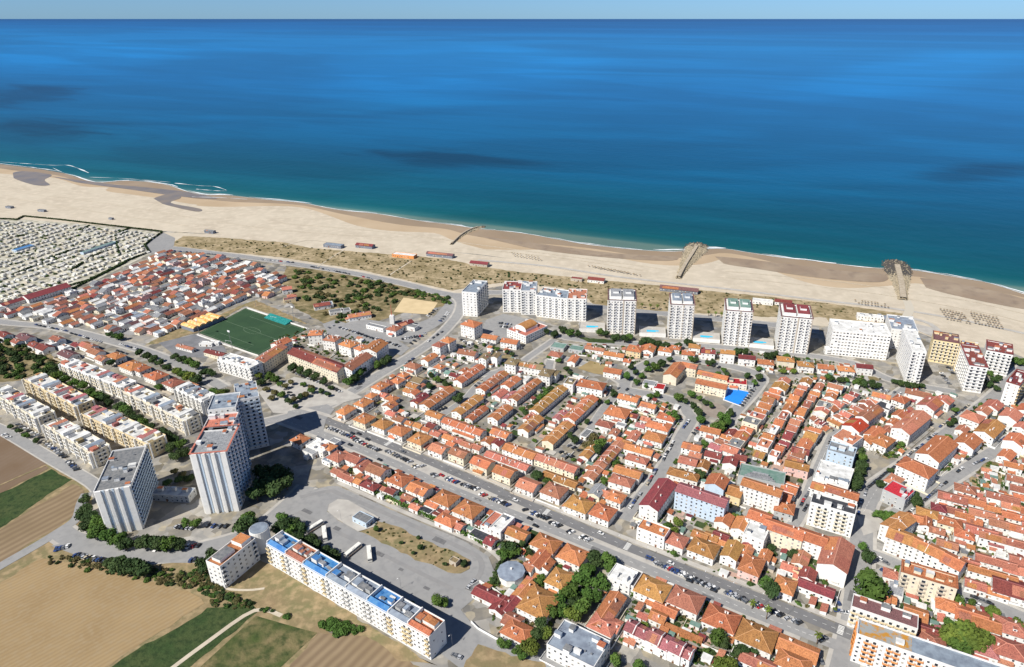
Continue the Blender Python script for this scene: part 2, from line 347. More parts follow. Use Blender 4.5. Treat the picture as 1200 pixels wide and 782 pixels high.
def terraces(cat, where, group, ang, data, name='terraced_houses', noun='terrace'):
    """'u1 v1 u2 v2 d type roof h wall' - ridge line ends at eave level, one continuous roof"""
    n = 0; rows = sorted([e.split() for e in data.split(';') if e.split()], key=lambda e: float(e[0]))
    cnt = {}
    for e in rows:
        k = (e[5], e[6], e[8] if len(e) > 8 else 'w'); cnt[k] = cnt.get(k, 0)+1
    seen = {}
    for e in rows:
        u1, v1, u2, v2, d = map(float, e[:5]); ty, roof, h = e[5], e[6], float(e[7]); wl = e[8] if len(e) > 8 else 'w'; h = h*.88 if h < 9 else h; d *= 1.06
        a, b2 = P(u1, v1, h), P(u2, v2, h); c = (a+b2)/2; L = (b2-a).length
        an = math.atan2((b2-a).y, (b2-a).x)
        if ang is not None and abs(((an-snap(an, ang)+math.pi) % (2*math.pi))-math.pi) < R(13): an = snap(an, ang)
        k = (ty, roof, wl); seen[k] = seen.get(k, 0)+1
        base = rooflabel(ty, roof, wl, noun)
        lab = base + ' ' + where if cnt[k] == 1 else '%s, %s from left %s' % (base, nth(seen[k]), where)
        root = rawhouse(c.x, c.y, an, L, d, h, ty, roof, wl, name, lab, cat, group)
        # party walls standing a little proud of the long roof
        if ty == 'g' and L > 14:
            rise = d*.2; m = int(L/7)
            for i in range(1, m):
                x = -L/2 + L*i/m; b = MB()
                for s in (-1, 1):
                    q = [(x-.13, s*(d/2+.3), h-.1), (x+.13, s*(d/2+.3), h-.1), (x+.13, 0, h+rise+.2), (x-.13, 0, h+rise+.2)]
                    if s > 0: q = q[::-1]
                    b.poly([(p[0], p[1], p[2]+.22) for p in q]); b.poly(((q[0][0],q[0][1],q[0][2]-.4),(q[0][0],q[0][1],q[0][2]+.22),(q[3][0],q[3][1],q[3][2]+.22),(q[3][0],q[3][1],q[3][2]-.4)))
                b.build('party_wall', WALL[wl], root)
def unitrow(where, group, u1, v1, u2, v2, n, d, h, roofs, ty='x', walls='wwwwc', cat='house', name='row_house', jit=.6, gap=.0):
    """n attached but separate houses along a line of map coordinates"""
    h *= .9; a, b2 = P(u1, v1, h), P(u2, v2, h); L = (b2-a).length; dr = (b2-a)/L; an = math.atan2(dr.y, dr.x)
    ws = [random.uniform(.75, 1.3) for i in range(n)]; sm = sum(ws); ws = [q*L/sm for q in ws]; t = 0
    nrm = Vector((-dr.y, dr.x, 0))
    for i in range(n):
        c = a + dr*(t+ws[i]/2) + nrm*random.uniform(-jit, jit); t += ws[i]
        r = random.choice(roofs); wl = random.choice(walls); tt = random.choice(ty)
        if tt == 'f': r = random.choice('wwaf')
        hh = h + random.choice((-2.4, -1.2, -.5, 0, 0, .8)); dd = d*random.uniform(.72, 1.1)
        lab = '%s row house, %s roof, %s from bottom %s' % (WN[wl], RN[r], nth(i+1), where)
        root = rawhouse(c.x, c.y, an, ws[i]-gap-.06, dd, hh, tt, r, wl, name, lab, cat, group)
        if tt in 'xg' and random.random() < .8:      # white parapet wall rising between neighbours
            b = MB(); x1 = ws[i]/2-.03
            if tt == 'g': pr = [(-dd/2-.3, hh-.2), (dd/2+.3, hh-.2), (dd/2+.3, hh+.35), (0, hh+dd*.2+.6), (-dd/2-.3, hh+.35)]
            else: pr = [(-dd/2-.3, hh-.2), (dd/2+.3, hh-.2), (dd/2+.3, hh+.6), (-dd/2-.3, hh+.6)]
            for xx, rev in ((x1-.42, 1), (x1, 0)):
                q = [((xx, a, z) if tt == 'g' else (a, -xx, z)) for a, z in pr]; b.poly(q[::-1] if rev else q)
            for k_ in range(len(pr)):
                (a0, z0), (a1, z1) = pr[k_], pr[(k_+1) % len(pr)]; q = [(x1-.42, a0, z0), (x1-.42, a1, z1), (x1, a1, z1), (x1, a0, z0)]
                b.poly(q if tt == 'g' else [(y, -x, z) for x, y, z in q])
            b.build('party_wall', WALL['w'], root)
    return
def footprint_quad(L, Rr, B, h, ang=None):
    """left/right front roof corners and a rear corner (map coordinates at roof level h) -> centre, angle, width, depth"""
    a, b2 = P(*L, h), P(*Rr, h); c = P(*B, h); dr = b2-a; an = math.atan2(dr.y, dr.x)
    if (c-b2).length > dr.length: an = math.atan2((c-b2).y, (c-b2).x) - math.pi/2
    if ang is not None: an = ang
    ex = Vector((math.cos(an), math.sin(an), 0)); ey = Vector((-ex.y, ex.x, 0))
    W = dr.dot(ex); D = (c-b2).dot(ey); m = a + ex*W/2 + ey*D/2
    return m.x, m.y, an, abs(W), abs(D)
def block(label, cat, h, x, y, an, w, d, roof='s', wall='w', name='apartment_building', group=None, balc=('alt',)*4, bm='w', nf=None, sp=3.2, plinth=0, roofparts=None, clutter=None, strips=None, cornice=None, rim=None, ww=1.2):
    """flat roofed block of flats with balconies"""
    FOOT.append((x, y, an, w, d))
    root = empty(name, (x, y, 0), an, label, cat, group); wb = MB(); hw, hd = w/2, d/2; t = .3; ph = .9
    wb.box(-hw, hw, -hd, -hd+t, 0, h+ph, bottom=False); wb.box(-hw, hw, hd-t, hd, 0, h+ph, bottom=False)
    wb.box(-hw, -hw+t, -hd+t, hd-t, 0, h+ph, bottom=False); wb.box(hw-t, hw, -hd+t, hd-t, 0, h+ph, bottom=False)
    ww_ = wb.build('wall', WALL[wall], root)
    rb = MB(); rb.box(-hw+t, hw-t, -hd+t, hd-t, h-.3, h); rr = rb.build('roof', ROOF[roof], root)
    if rim:
        b = MB(); o = .35
        for q in ((-hw-o, hw+o, -hd-o, -hd+t+.4), (-hw-o, hw+o, hd-t-.4, hd+o), (-hw-o, -hw+t+.4, -hd+t+.4, hd-t-.4), (hw-t-.4, hw+o, -hd+t+.4, hd-t-.4)): b.box(*q, h+ph, h+ph+.35)
        b.build('parapet_coping', ROOF[rim], rr)
    nf = nf or int(round(h/2.95)); lst = []
    for k, v, ln, off in sides(x, y, an, w, d):
        if v < .06: continue
        if balc[k] != 'blank': fill_side(lst, k, ln, off, h, nf, sp, balc=balc[k], bmat=bm, skip=.03, ww=ww)
        else: fill_side(lst, k, ln, off, h, nf, 5.0, ww=.8, hh=.9, skip=.5)
    windows(ww_, lst)
    if strips:
        for k, ts, mm in strips:
            off = hd if k in (0, 2) else hw; ln = w if k in (0, 2) else d
            for tt, wd, out in ts:
                px, py = side_pt(k, tt*ln, off, 0); b = MB(); b.box(-wd/2, wd/2, -out, -.002, 0, h+ph-.1); o = b.build('facade_fin', WALL[mm], ww_); o.location = (px, py, 0); o.rotation_euler = (0, 0, (0, R(90), R(180), R(-90))[k])
    if clutter != 0: roof_clutter(rr, w, d, h, wall, clutter)
    return root
# ---------------------------------------------------------------- ground, sea, roads
LAY = {}
def lay(z, th):
    if th: return z*2.5
    LAY[z] = LAY.get(z, -1)+1; return z*4 + (LAY[z] % 30)*.0012
ROADS = []
def sheet(name, pts, z, m, kind='structure', th=0, soft=False):
    z = lay(z, th); rag = m in RAG
    q = [P(u, v, 0) for u, v in pts]
    if soft: q = smooth(q[-2:]+q+q[:2], 5)[10:-10]
    if rag:
        q2 = []
        for a, e in zip(q, q[1:]+q[:1]):
            L = (e-a).length; k = max(1, min(60, int(L/3.5))); nn = Vector((-(e-a).y, (e-a).x, 0))/max(L, .01); off = 0
            for i in range(k): off = off*.6+random.uniform(-.9, .9); q2.append(a+(e-a)*(i/k)+nn*off)
        q = q2
    ar = sum(q[i].x*q[(i+1) % len(q)].y - q[(i+1) % len(q)].x*q[i].y for i in range(len(q)))
    if ar < 0: q = q[::-1]
    b = MB()
    if th: b.prism([(p.x, p.y) for p in q], z-th, z)
    else: b.poly([(p.x, p.y, z) for p in q])
    o = b.build(name, m); o['kind'] = kind; return o
def smooth(pts, n=4):
    r = []
    for i in range(len(pts)-1):
        p0 = pts[max(0, i-1)]; p1 = pts[i]; p2 = pts[i+1]; p3 = pts[min(len(pts)-1, i+2)]
        for k in range(n):
            t = k/n; r.append(.5*((2*p1)+(p2-p0)*t+(2*p0-5*p1+4*p2-p3)*t*t+(3*p1-p0-3*p2+p3)*t**3))
    r.append(pts[-1]); return r
def ribbon_pts(pts, w, off=0.0):
    l, r = [], []
    for i, p in enumerate(pts):
        d = (pts[min(i+1, len(pts)-1)] - pts[max(0, i-1)]).normalized(); n = Vector((-d.y, d.x, 0))
        wv = w[i] if isinstance(w, list) else w
        l.append(p + n*(off+wv/2)); r.append(p + n*(off-wv/2))
    return l, r
def ribbon(name, px, w, z, m, off=0.0, th=0, kind='structure', sm=True, world=False):
    z = lay(z, th)
    pts = px if world else [P(u, v, 0) for u, v in px]
    if sm: pts = smooth(pts)
    if not isinstance(w, list) and w > 5 and name not in ('pavement',): ROADS.append((pts, w/2))
    l, r = ribbon_pts(pts, w, off); b = MB()
    for i in range(len(pts)-1):
        a, c, d, e = r[i], r[i+1], l[i+1], l[i]
        if th:
            z0 = z-th
            b.poly([(p.x,p.y,z) for p in (a,c,d,e)]); b.poly([(a.x,a.y,z0),(c.x,c.y,z0),(c.x,c.y,z),(a.x,a.y,z)]); b.poly([(d.x,d.y,z0),(e.x,e.y,z0),(e.x,e.y,z),(d.x,d.y,z)])
        else: b.poly([(p.x, p.y, z) for p in (a, c, d, e)])
    o = b.build(name, m)
    if kind: o['kind'] = kind
    return o
M_GROUND = mat('town_ground', (.29,.275,.25), .95, (.20,.19,.165), .035, c3=(.36,.33,.275), s3=.12, world=True)
def plots(m, sc, amt):      # every yard surfaced differently: plots of paler and darker paving
    t = m.node_tree; L = t.links.new; N = t.nodes.new; p = t.nodes['Principled BSDF']; src = p.inputs['Base Color'].links[0].from_socket
    g = N('ShaderNodeNewGeometry'); mp = N('ShaderNodeMapping'); mp.inputs['Rotation'].default_value = (0, 0, R(31)); L(g.outputs['Position'], mp.inputs[0])
    v = N('ShaderNodeTexVoronoi'); v.distance = 'MANHATTAN'; v.inputs['Scale'].default_value = sc; L(mp.outputs[0], v.inputs['Vector'])
    s = N('ShaderNodeSeparateColor'); L(v.outputs['Color'], s.inputs[0]); r = N('ShaderNodeMapRange'); r.inputs[3].default_value = 1-amt; r.inputs[4].default_value = 1+amt*.6; L(s.outputs[0], r.inputs[0])
    h = N('ShaderNodeHueSaturation'); r2 = N('ShaderNodeMapRange'); r2.inputs[3].default_value = .5; r2.inputs[4].default_value = 1.7; L(s.outputs[1], r2.inputs[0]); L(r2.outputs[0], h.inputs['Saturation']); L(r.outputs[0], h.inputs['Value']); L(src, h.inputs['Color']); L(h.outputs[0], p.inputs['Base Color'])
plots(M_GROUND, .11, .38)
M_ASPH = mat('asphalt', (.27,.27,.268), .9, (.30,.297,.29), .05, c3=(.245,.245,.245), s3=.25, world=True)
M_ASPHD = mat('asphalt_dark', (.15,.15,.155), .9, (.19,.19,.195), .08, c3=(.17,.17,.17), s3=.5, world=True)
M_PAVE = mat('pavement_stone', (.46,.44,.40), .9, (.38,.36,.33), .15, world=True)
M_SAND = mat('dry_sand', (.53,.47,.37), .95, (.46,.40,.31), .02, c3=(.57,.50,.395), s3=.09, bump=(.25,.35,.6), world=True)
M_WET = mat('wet_sand', (.28,.21,.135), .5, (.34,.26,.175), .012, c3=(.31,.225,.14), s3=.03, world=True, spec=.4)
M_WET2 = mat('damp_sand', (.48,.375,.255), .8, (.42,.32,.21), .015, world=True)
M_DUNE = mat('dune_sand', (.44,.35,.22), .95, (.24,.19,.10), .05, c3=(.17,.14,.07), s3=.16, bump=(.4,.7,.8), world=True)
M_SCRUB = mat('scrub_ground', (.22,.175,.09), .95, (.09,.085,.035), .05, c3=(.33,.26,.15), s3=.13, bump=(.5,.6,.6), world=True)
M_TAN = mat('stubble_field', (.35,.255,.135), .95, (.29,.205,.105), .035, c3=(.33,.25,.145), s3=.3, world=True, stripes=(.75, 2.6, (.22,.15,.08), .35))
M_TAN2 = mat('ploughed_field', (.28,.21,.13), .95, (.23,.17,.10), .04, world=True, stripes=(.55, 5.0, (.17,.12,.075), .7))
M_BROWN = mat('bare_earth', (.19,.14,.10), .95, (.16,.11,.07), .04, world=True, stripes=(.3, 4.0, (.17,.115,.07), .4))
M_GREEN = mat('crop_green', (.035,.065,.02), .9, (.065,.085,.03), .07, c3=(.022,.042,.014), s3=.3, bump=(.8,.8,.5), world=True)
M_DRYG = mat('dry_grass', (.25,.185,.105), .95, (.18,.165,.08), .06, c3=(.36,.27,.155), s3=.2, bump=(.5,.5,.4), world=True)
M_PITCH = mat('pitch_turf', (.03,.066,.033), .9, (.038,.08,.038), .06, world=True)
M_LINE = mat('road_paint', (.75,.75,.72), .8); M_PLINE = mat('worn_pitch_line', (.14,.2,.13), .9)
M_COURT = mat('court_blue', (.02,.22,.75), .7, (.025,.26,.8), .05)
M_COURTD = mat('court_grey', (.16,.165,.175), .9, (.22,.22,.23), .1, world=True)
M_PINK = mat('pink_paving', (.46,.31,.25), .9, (.38,.27,.22), .2, world=True)
M_POOL = mat('pool_water', (.05,.5,.75), .1, spec=.5)
M_CAMP = mat('camp_ground', (.55,.52,.43), .95, (.42,.40,.33), .06, c3=(.2,.2,.13), s3=.12, world=True)
M_TRACK = mat('churned_sand', (.44,.38,.28), .95, (.55,.48,.37), .25, world=True)
M_PATCH2 = mat('worn_asphalt', (.235,.235,.235), .9, (.265,.26,.255), .2, world=True)
M_WETP = mat('wet_patch', (.29,.215,.145), .5, (.37,.29,.20), .03, c3=(.24,.18,.125), s3=.06, world=True, spec=.4)
RAG = [M_DUNE, M_SCRUB, M_TAN, M_TAN2, M_BROWN, M_GREEN, M_DRYG]
# shoreline (map coordinates, left to right)
SH = [(-1500,40),(-900,84),(-420,142),(-150,174),(0,193),(40,198),(75,204),(110,214),(150,212),(190,216),(216,224),(240,229),(262,229),(300,233),(350,238),(395,246),(440,251),(490,259),(530,264),(560,269),(600,272),(640,279),(690,287),(740,293),(790,295),(840,292),(880,297),(930,304),(980,310),(1030,315),(1075,318),(1120,325),(1160,333),(1200,345),(1260,362),(1400,398),(1800,490)]
sh = smooth([P(u, v) for u, v in SH], 4)
# seaward unit normals
def seaward(pts):
    r = []
    for i in range(len(pts)):
        d = (pts[min(i+2, len(pts)-1)] - pts[max(0, i-2)]).normalized(); r.append(Vector((-d.y, d.x, 0)))
    return r
sn = seaward(sh)
b = MB()
for i in range(len(sh)-1):     # the land: skirt under water, coast, and back beyond the camera
    a, c = sh[i], sh[i+1]; n0, n1 = sn[i], sn[i+1]
    o0, o1 = a+n0*25, c+n1*25
    b.poly([(a.x,a.y,0),(c.x,c.y,0),(o1.x,o1.y,-2.5),(o0.x,o0.y,-2.5)])
    b.poly([(a.x,-4000,0),(c.x,-4000,0),(c.x,c.y,0),(a.x,a.y,0)])
e0, e1 = sh[0], sh[-1]
b.poly([(e1.x,-4000,0),(e1.x+6000,-4000,0),(e1.x+6000,e1.y-2500,0),(e1.x,e1.y,0)])
b.build('ground', M_GROUND)['kind'] = 'structure'
# sea material
def sea_patch(u, v, u2, v2):
    q0 = P(300, 235); q1 = P(1180, 338); d = (q1-q0).normalized(); n = Vector((-d.y, d.x, 0)); f = lambda p: ((p-q0).dot(d)/((p-q0).dot(n)+1100), math.log((p-q0).dot(n)+350)); a, b_, c_ = f(P(u, v)), f(P(u2, v)), f(P(u, v2)); return (a[0], a[1], abs(b_[0]-a[0]), abs(c_[1]-a[1]))
DARK_SEA = [sea_patch(25, 112, 85, 125), sea_patch(60, 150, 125, 160), sea_patch(1140, 202, 1215, 213), sea_patch(520, 186, 640, 194)]
SLICK = [sea_patch(540, 84, 740, 132), sea_patch(1080, 82, 1230, 118), sea_patch(90, 62, 250, 84)]
def sea_mat():
    m = bpy.data.materials.new('sea_water'); m.use_nodes = True; t = m.node_tree; L = t.links.new; N = t.nodes.new
    p = t.nodes['Principled BSDF']; p.inputs['Roughness'].default_value = .3; p.inputs['IOR'].default_value = 1.33; p.inputs['Specular IOR Level'].default_value = .12
    g = N('ShaderNodeNewGeometry'); q0 = P(300, 235); q1 = P(1180, 338); d = (q1-q0).normalized(); n = Vector((-d.y, d.x, 0))
    sub = N('ShaderNodeVectorMath'); sub.operation = 'SUBTRACT'; sub.inputs[1].default_value = q0; L(g.outputs['Position'], sub.inputs[0])
    dt = N('ShaderNodeVectorMath'); dt.operation = 'DOT_PRODUCT'; dt.inputs[1].default_value = n; L(sub.outputs[0], dt.inputs[0])
    al = N('ShaderNodeVectorMath'); al.operation = 'DOT_PRODUCT'; al.inputs[1].default_value = d; L(sub.outputs[0], al.inputs[0])
    def M_(op, a, b_=None, cl=None):
        x = N('ShaderNodeMath'); x.operation = op
        for k, e in enumerate((a, b_, cl)):
            if e is None: continue
            if isinstance(e, (int, float)): x.inputs[k].default_value = e
            else: L(e, x.inputs[k])
        return x.outputs[0]
    off = M_('MAXIMUM', dt.outputs['Value'], 1.0); lg = M_('LOGARITHM', M_('ADD', off, 350.0), 2.718)
    ux = M_('DIVIDE', al.outputs['Value'], M_('ADD', off, 1100.0))
    cb = N('ShaderNodeCombineXYZ'); L(ux, cb.inputs[0]); L(lg, cb.inputs[1])
    def NZ(sc, dtl, dist, seed):
        mp = N('ShaderNodeMapping'); mp.inputs['Scale'].default_value = (*sc, 1); mp.inputs['Location'].default_value = (seed, seed*.7, seed); L(cb.outputs[0], mp.inputs[0])
        n_ = N('ShaderNodeTexNoise'); n_.inputs['Scale'].default_value = 1; n_.inputs['Detail'].default_value = dtl; n_.inputs['Distortion'].default_value = dist; n_.inputs['Roughness'].default_value = .55; L(mp.outputs[0], n_.inputs[0]); return n_.outputs[0]
    n1 = NZ((1.3, 1.5), 4, .8, 3.1)
    l10 = M_('LOGARITHM', off, 10.0); mr = N('ShaderNodeMapRange'); mr.inputs[1].default_value = 1.2; mr.inputs[2].default_value = 5.2; L(M_('MULTIPLY_ADD', n1, .32, M_('ADD', l10, .115)), mr.inputs[0])
    cr = N('ShaderNodeValToRGB'); L(mr.outputs[0], cr.inputs[0]); e = cr.color_ramp.elements
    stops = [(.0,(.12,.20,.17)),(.08,(.03,.13,.13)),(.18,(.003,.09,.105)),(.36,(.001,.073,.122)),(.48,(.0005,.086,.20)),(.60,(.0005,.115,.31)),(.74,(.002,.145,.38)),(.86,(.0005,.095,.29)),(1,(.0005,.06,.20))]
    while len(e) < len(stops): e.new(.5)
    for k, (po, c_) in enumerate(stops): e[k].position = po; e[k].color = (*c_, 1)
    # broad patches of paler and darker water colour
    n2 = NZ((1.3, 2.0), 5, 1.6, 11.3); r2 = N('ShaderNodeMapRange'); r2.interpolation_type = 'SMOOTHSTEP'; r2.inputs[1].default_value = .40; r2.inputs[2].default_value = .62; r2.inputs[3].default_value = .88; r2.inputs[4].default_value = 1.12; L(n2, r2.inputs[0])
    n3 = NZ((9, 16), 4, .6, 5.0); r3 = N('ShaderNodeMapRange'); r3.inputs[1].default_value = .3; r3.inputs[2].default_value = .7; r3.inputs[3].default_value = .95; r3.inputs[4].default_value = 1.05; L(n3, r3.inputs[0])
    val = M_('MULTIPLY', r2.outputs[0], r3.outputs[0])
    # light and shade of long swell lines, put into the water colour
    sw = N('ShaderNodeCombineXYZ'); L(M_('MULTIPLY', al.outputs['Value'], .0035), sw.inputs[0]); L(M_('MULTIPLY', off, .028), sw.inputs[1]); ns = N('ShaderNodeTexNoise'); ns.inputs['Scale'].default_value = 1; ns.inputs['Detail'].default_value = 4; ns.inputs['Distortion'].default_value = .5; L(sw.outputs[0], ns.inputs[0])
    rs = N('ShaderNodeMapRange'); rs.inputs[1].default_value = .3; rs.inputs[2].default_value = .7; rs.inputs[3].default_value = .93; rs.inputs[4].default_value = 1.07; L(ns.outputs[0], rs.inputs[0]); val = M_('MULTIPLY', val, rs.outputs[0])
    # darker patches in the water colour, with torn edges
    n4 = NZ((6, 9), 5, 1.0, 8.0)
    for bu, bv, ru, rv in DARK_SEA:
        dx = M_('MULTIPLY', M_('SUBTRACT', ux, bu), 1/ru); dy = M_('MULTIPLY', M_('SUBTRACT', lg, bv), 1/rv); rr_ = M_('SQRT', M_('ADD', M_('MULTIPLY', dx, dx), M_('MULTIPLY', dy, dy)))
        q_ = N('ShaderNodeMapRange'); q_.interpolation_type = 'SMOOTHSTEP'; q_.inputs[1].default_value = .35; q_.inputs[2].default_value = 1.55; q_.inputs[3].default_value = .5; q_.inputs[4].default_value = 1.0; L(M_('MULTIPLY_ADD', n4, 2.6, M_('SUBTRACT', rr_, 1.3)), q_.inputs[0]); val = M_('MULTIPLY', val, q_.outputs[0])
    # broad calm slicks, their paler sheen put into the water colour
    for bu, bv, ru, rv in SLICK:
        dx = M_('MULTIPLY', M_('SUBTRACT', ux, bu), 1/ru); dy = M_('MULTIPLY', M_('SUBTRACT', lg, bv), 1/rv); rr_ = M_('SQRT', M_('ADD', M_('MULTIPLY', dx, dx), M_('MULTIPLY', dy, dy)))
        q_ = N('ShaderNodeMapRange'); q_.interpolation_type = 'SMOOTHSTEP'; q_.inputs[1].default_value = .5; q_.inputs[2].default_value = 1.2; q_.inputs[3].default_value = 1.28; q_.inputs[4].default_value = 1.0; L(M_('MULTIPLY_ADD', n1, 1.8, M_('SUBTRACT', rr_, .9)), q_.inputs[0]); val = M_('MULTIPLY', val, q_.outputs[0])
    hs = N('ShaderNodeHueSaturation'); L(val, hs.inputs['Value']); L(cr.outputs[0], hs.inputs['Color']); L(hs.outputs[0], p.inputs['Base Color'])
    bn = N('ShaderNodeTexNoise'); bn.inputs['Scale'].default_value = .05; bn.inputs['Detail'].default_value = 6; L(g.outputs['Position'], bn.inputs[0])
    bp = N('ShaderNodeBump'); bp.inputs['Strength'].default_value = .25; bp.inputs['Distance'].default_value = 2.0; L(bn.outputs[0], bp.inputs['Height']); L(bp.outputs[0], p.inputs['Normal'])
    return m
b = MB(); far = 300000
for i in range(len(sh)-1):
    a, c = sh[i]-sn[i]*2, sh[i+1]-sn[i+1]*2; rows = [(a, c)]
    for dist in (300, 3000): rows.append((sh[i]+Vector((0, dist, 0)), sh[i+1]+Vector((0, dist, 0))))
    for (p0, p1), (q0, q1) in zip(rows, rows[1:]): b.poly([(p0.x,p0.y,.03),(p1.x,p1.y,.03),(q1.x,q1.y,.03),(q0.x,q0.y,.03)])
l, r = sh[0]+Vector((0,3000,0)), sh[-1]+Vector((0,3000,0))
top = [s+Vector((0,3000,0)) for s in sh]
b.poly([(p.x,p.y,.03) for p in top] + [(r.x,20000,.03),(l.x,20000,.03)])
b.poly([(-far,20000,.03),(far,20000,.03),(far,far,.03),(-far,far,.03)])
b.poly([(-far,-3000,.03),(l.x,e0.y-3000,.03),(l.x,20000,.03),(-far,20000,.03)]); b.poly([(r.x,r.y-3000,.03),(far,-3000,.03),(far,20000,.03),(r.x,20000,.03)])
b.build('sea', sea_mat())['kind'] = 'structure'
# surf: broken foam lines of thin white water lying on the sea
M_FOAM = mat('foam', (.85,.87,.88), .9, (.55,.62,.65), .12, world=True)
def foam(i0, i1, off, w):
    pts = []; ws = []
    for i in range(i0, i1): pts.append(sh[i]+sn[i]*(off+random.uniform(-1.5, 1.5))); ws.append(max(.3, w*random.uniform(.3, 1.3)*(1-abs(2*(i-i0)/(i1-i0)-1)**4)))
    o = ribbon('surf', pts, ws, .1, M_FOAM, sm=False, world=True, kind='structure')
ribbon('surf', [sh[k_]+sn[k_]*(1.2+1.2*math.sin(k_*.7)) for k_ in range(30, len(sh)-8)], [1.5*abs(math.sin(k_*.37)+.55*math.sin(k_*1.31))+.25 for k_ in range(30, len(sh)-8)], .1, M_FOAM, sm=False, world=True)
i = 14
while i < len(sh)-16:
    n = random.randint(5, 14); foam(i, i+n, random.uniform(2, 8), random.choice((1.8, 3, 4.6))); i += n + random.choice((-2, 0, 1, 3))
for pts, w in (([(0,190),(30,192),(62,194),(80,194),(95,199),(104,203)],4),([(62,197),(75,203),(95,208)],3),([(104,208),(135,209),(165,211),(200,214)],3),([(205,215),(235,218),(252,219),(265,223)],4),([(230,222),(255,224),(266,224)],4),([(225,231),(260,232),(290,234)],2.5),([(-200,164),(-80,180),(0,190)],5)):
    q = smooth([P(u, v) for u, v in pts], 4); ribbon('surf', q, [w*max(.08, abs(math.sin(k_*.8+w))*random.uniform(.1, 1.2)) for k_ in range(len(q))], .1, M_FOAM, sm=False, world=True)
# beach sheets
inner = [(1800,560),(1400,440),(1200,392),(1100,372),(1040,360),(960,350),(880,340),(800,331),(720,322),(640,309),(560,298),(480,291),(400,284),(330,279),(260,275),(192,271),(100,263),(0,257),(-200,238),(-500,200),(-1400,110)]
bs = [(p.x, p.y) for p in sh]
def poly_world(name, pts, z, m, kind='structure'):
    ar = sum(pts[i][0]*pts[(i+1) % len(pts)][1] - pts[(i+1) % len(pts)][0]*pts[i][1] for i in range(len(pts)))
    if ar < 0: pts = pts[::-1]
    b = MB(); b.poly([(x, y, z) for x, y in pts]); o = b.build(name, m); o['kind'] = kind; return o
inn = [P(u, v) for u, v in inner]
poly_world('beach', bs + [(p.x, p.y) for p in inn], .02, M_SAND)
def shore_band(name, d0, d1, z, m):
    b = MB(); n = len(sh); wob = [1+.35*math.sin(i*.41)+.3*math.sin(i*.17+1) for i in range(n)]
    for i in range(n-1):
        p = [sh[i]-sn[i]*d0, sh[i+1]-sn[i+1]*d0, sh[i+1]-sn[i+1]*d1*wob[i+1], sh[i]-sn[i]*d1*wob[i]]
        b.poly([(q.x, q.y, z) for q in p[::-1]])
    b.build(name, m)['kind'] = 'structure'
shore_band('damp_beach', 0, 56, .04, M_WET2); shore_band('wet_beach', -3, 26, .06, M_WET)
M_FLAT = mat('wet_flat', (.19,.16,.13), .3, (.27,.21,.14), .03, world=True, spec=.5)
for pts in ([(15,203),(30,201),(60,205),(52,211),(58,217),(40,217),(16,209)],[(180,233),(205,226),(212,232),(200,238),(235,245),(228,248),(190,239)],[(60,207),(120,215),(210,224),(255,233),(215,231),(150,222),(90,214)]):
    sheet('tidal_pool', pts, .075, M_FLAT, soft=True)
for pts in ([(838,301),(900,307),(980,317),(1036,322),(1030,331),(960,326),(885,315),(848,309)], [(1078,326),(1150,338),(1210,354),(1212,364),(1140,351),(1085,337)], [(560,277),(640,287),(720,297),(790,301),(780,306),(700,301),(620,291)]): sheet('wet_sand', pts, .07, M_WETP, soft=True)
# dunes and scrub
sheet('beach', [(186,272),(330,278),(480,290),(640,308),(800,330),(960,349),(1100,371),(1200,391),(1300,414),(1290,440),(1230,432),(1185,413),(1130,404),(1095,397),(1075,389),(960,382),(800,368),(690,360),(600,333),(530,345),(400,316),(300,301),(230,293),(205,287)], .0076, M_SAND)
sheet('dune', [(955,357),(1058,370),(1062,385),(975,384)], .05, M_DUNE)
sheet('beach_terrace', [(1066,378),(1092,384),(1112,398),(1098,397),(1076,388)], .055, M_PAVE)
sheet('dune', [(196,288),(215,277),(260,279),(330,284),(365,291),(440,297),(520,303),(560,312),(600,318),(602,330),(560,335),(530,341),(430,318),(330,302),(250,294)], .05, M_DUNE)
sheet('dune', [(600,318),(690,327),(780,336),(960,354),(1060,368),(1063,376),(960,372),(900,372),(800,366),(700,360),(688,350),(660,338),(602,330)], .05, M_DUNE)
sheet('scrubland', [(335,312),(430,322),(530,347),(536,356),(470,368),(420,384),(385,382),(345,360),(330,330)], .03, M_SCRUB)
sheet('scrubland', [(-60,395),(0,401),(45,404),(78,428),(70,442),(30,446),(-60,450)], .03, M_SCRUB)
sheet('sand_court', [(461,366),(473,349),(513,355),(504,369)], .06, mat('court_sand', (.62,.49,.29), .95, (.55,.43,.25), .1, world=True))
# farmland at lower left
sheet('farmland', [(-80,480),(0,506),(60,541),(112,570),(95,640),(170,662),(250,690),(335,722),(512,790),(512,860),(-80,900)], .01, M_DRYG)
for k_, px in enumerate(([(20,226),(120,238),(230,256),(330,270),(450,279)], [(10,232),(110,248),(220,265)], [(330,262),(450,272),(560,287),(700,305),(780,316)], [(840,325),(930,333),(1030,345),(1150,366),(1200,378)], [(850,318),(960,328),(1040,338)], [(560,292),(660,303),(760,318)], [(1075,345),(1130,352),(1200,368)])): ribbon('tyre_tracks', px, 1.1+.4*(k_ % 3), .045, M_TRACK)
sheet('ploughed_field', [(-80,490),(0,508),(52,540),(58,549),(0,578),(-80,600)], .03, M_BROWN)
sheet('green_field', [(-60,598),(0,579),(60,550),(84,562),(0,619),(-60,650)], .03, M_GREEN)
sheet('striped_field', [(-60,660),(0,622),(86,567),(99,574),(94,600),(0,661),(-60,700)], .03, M_TAN2)
sheet('stubble_field', [(-60,712),(0,683),(48,653),(130,668),(236,700),(240,708),(180,745),(110,790),(-60,900)], .03, M_TAN)
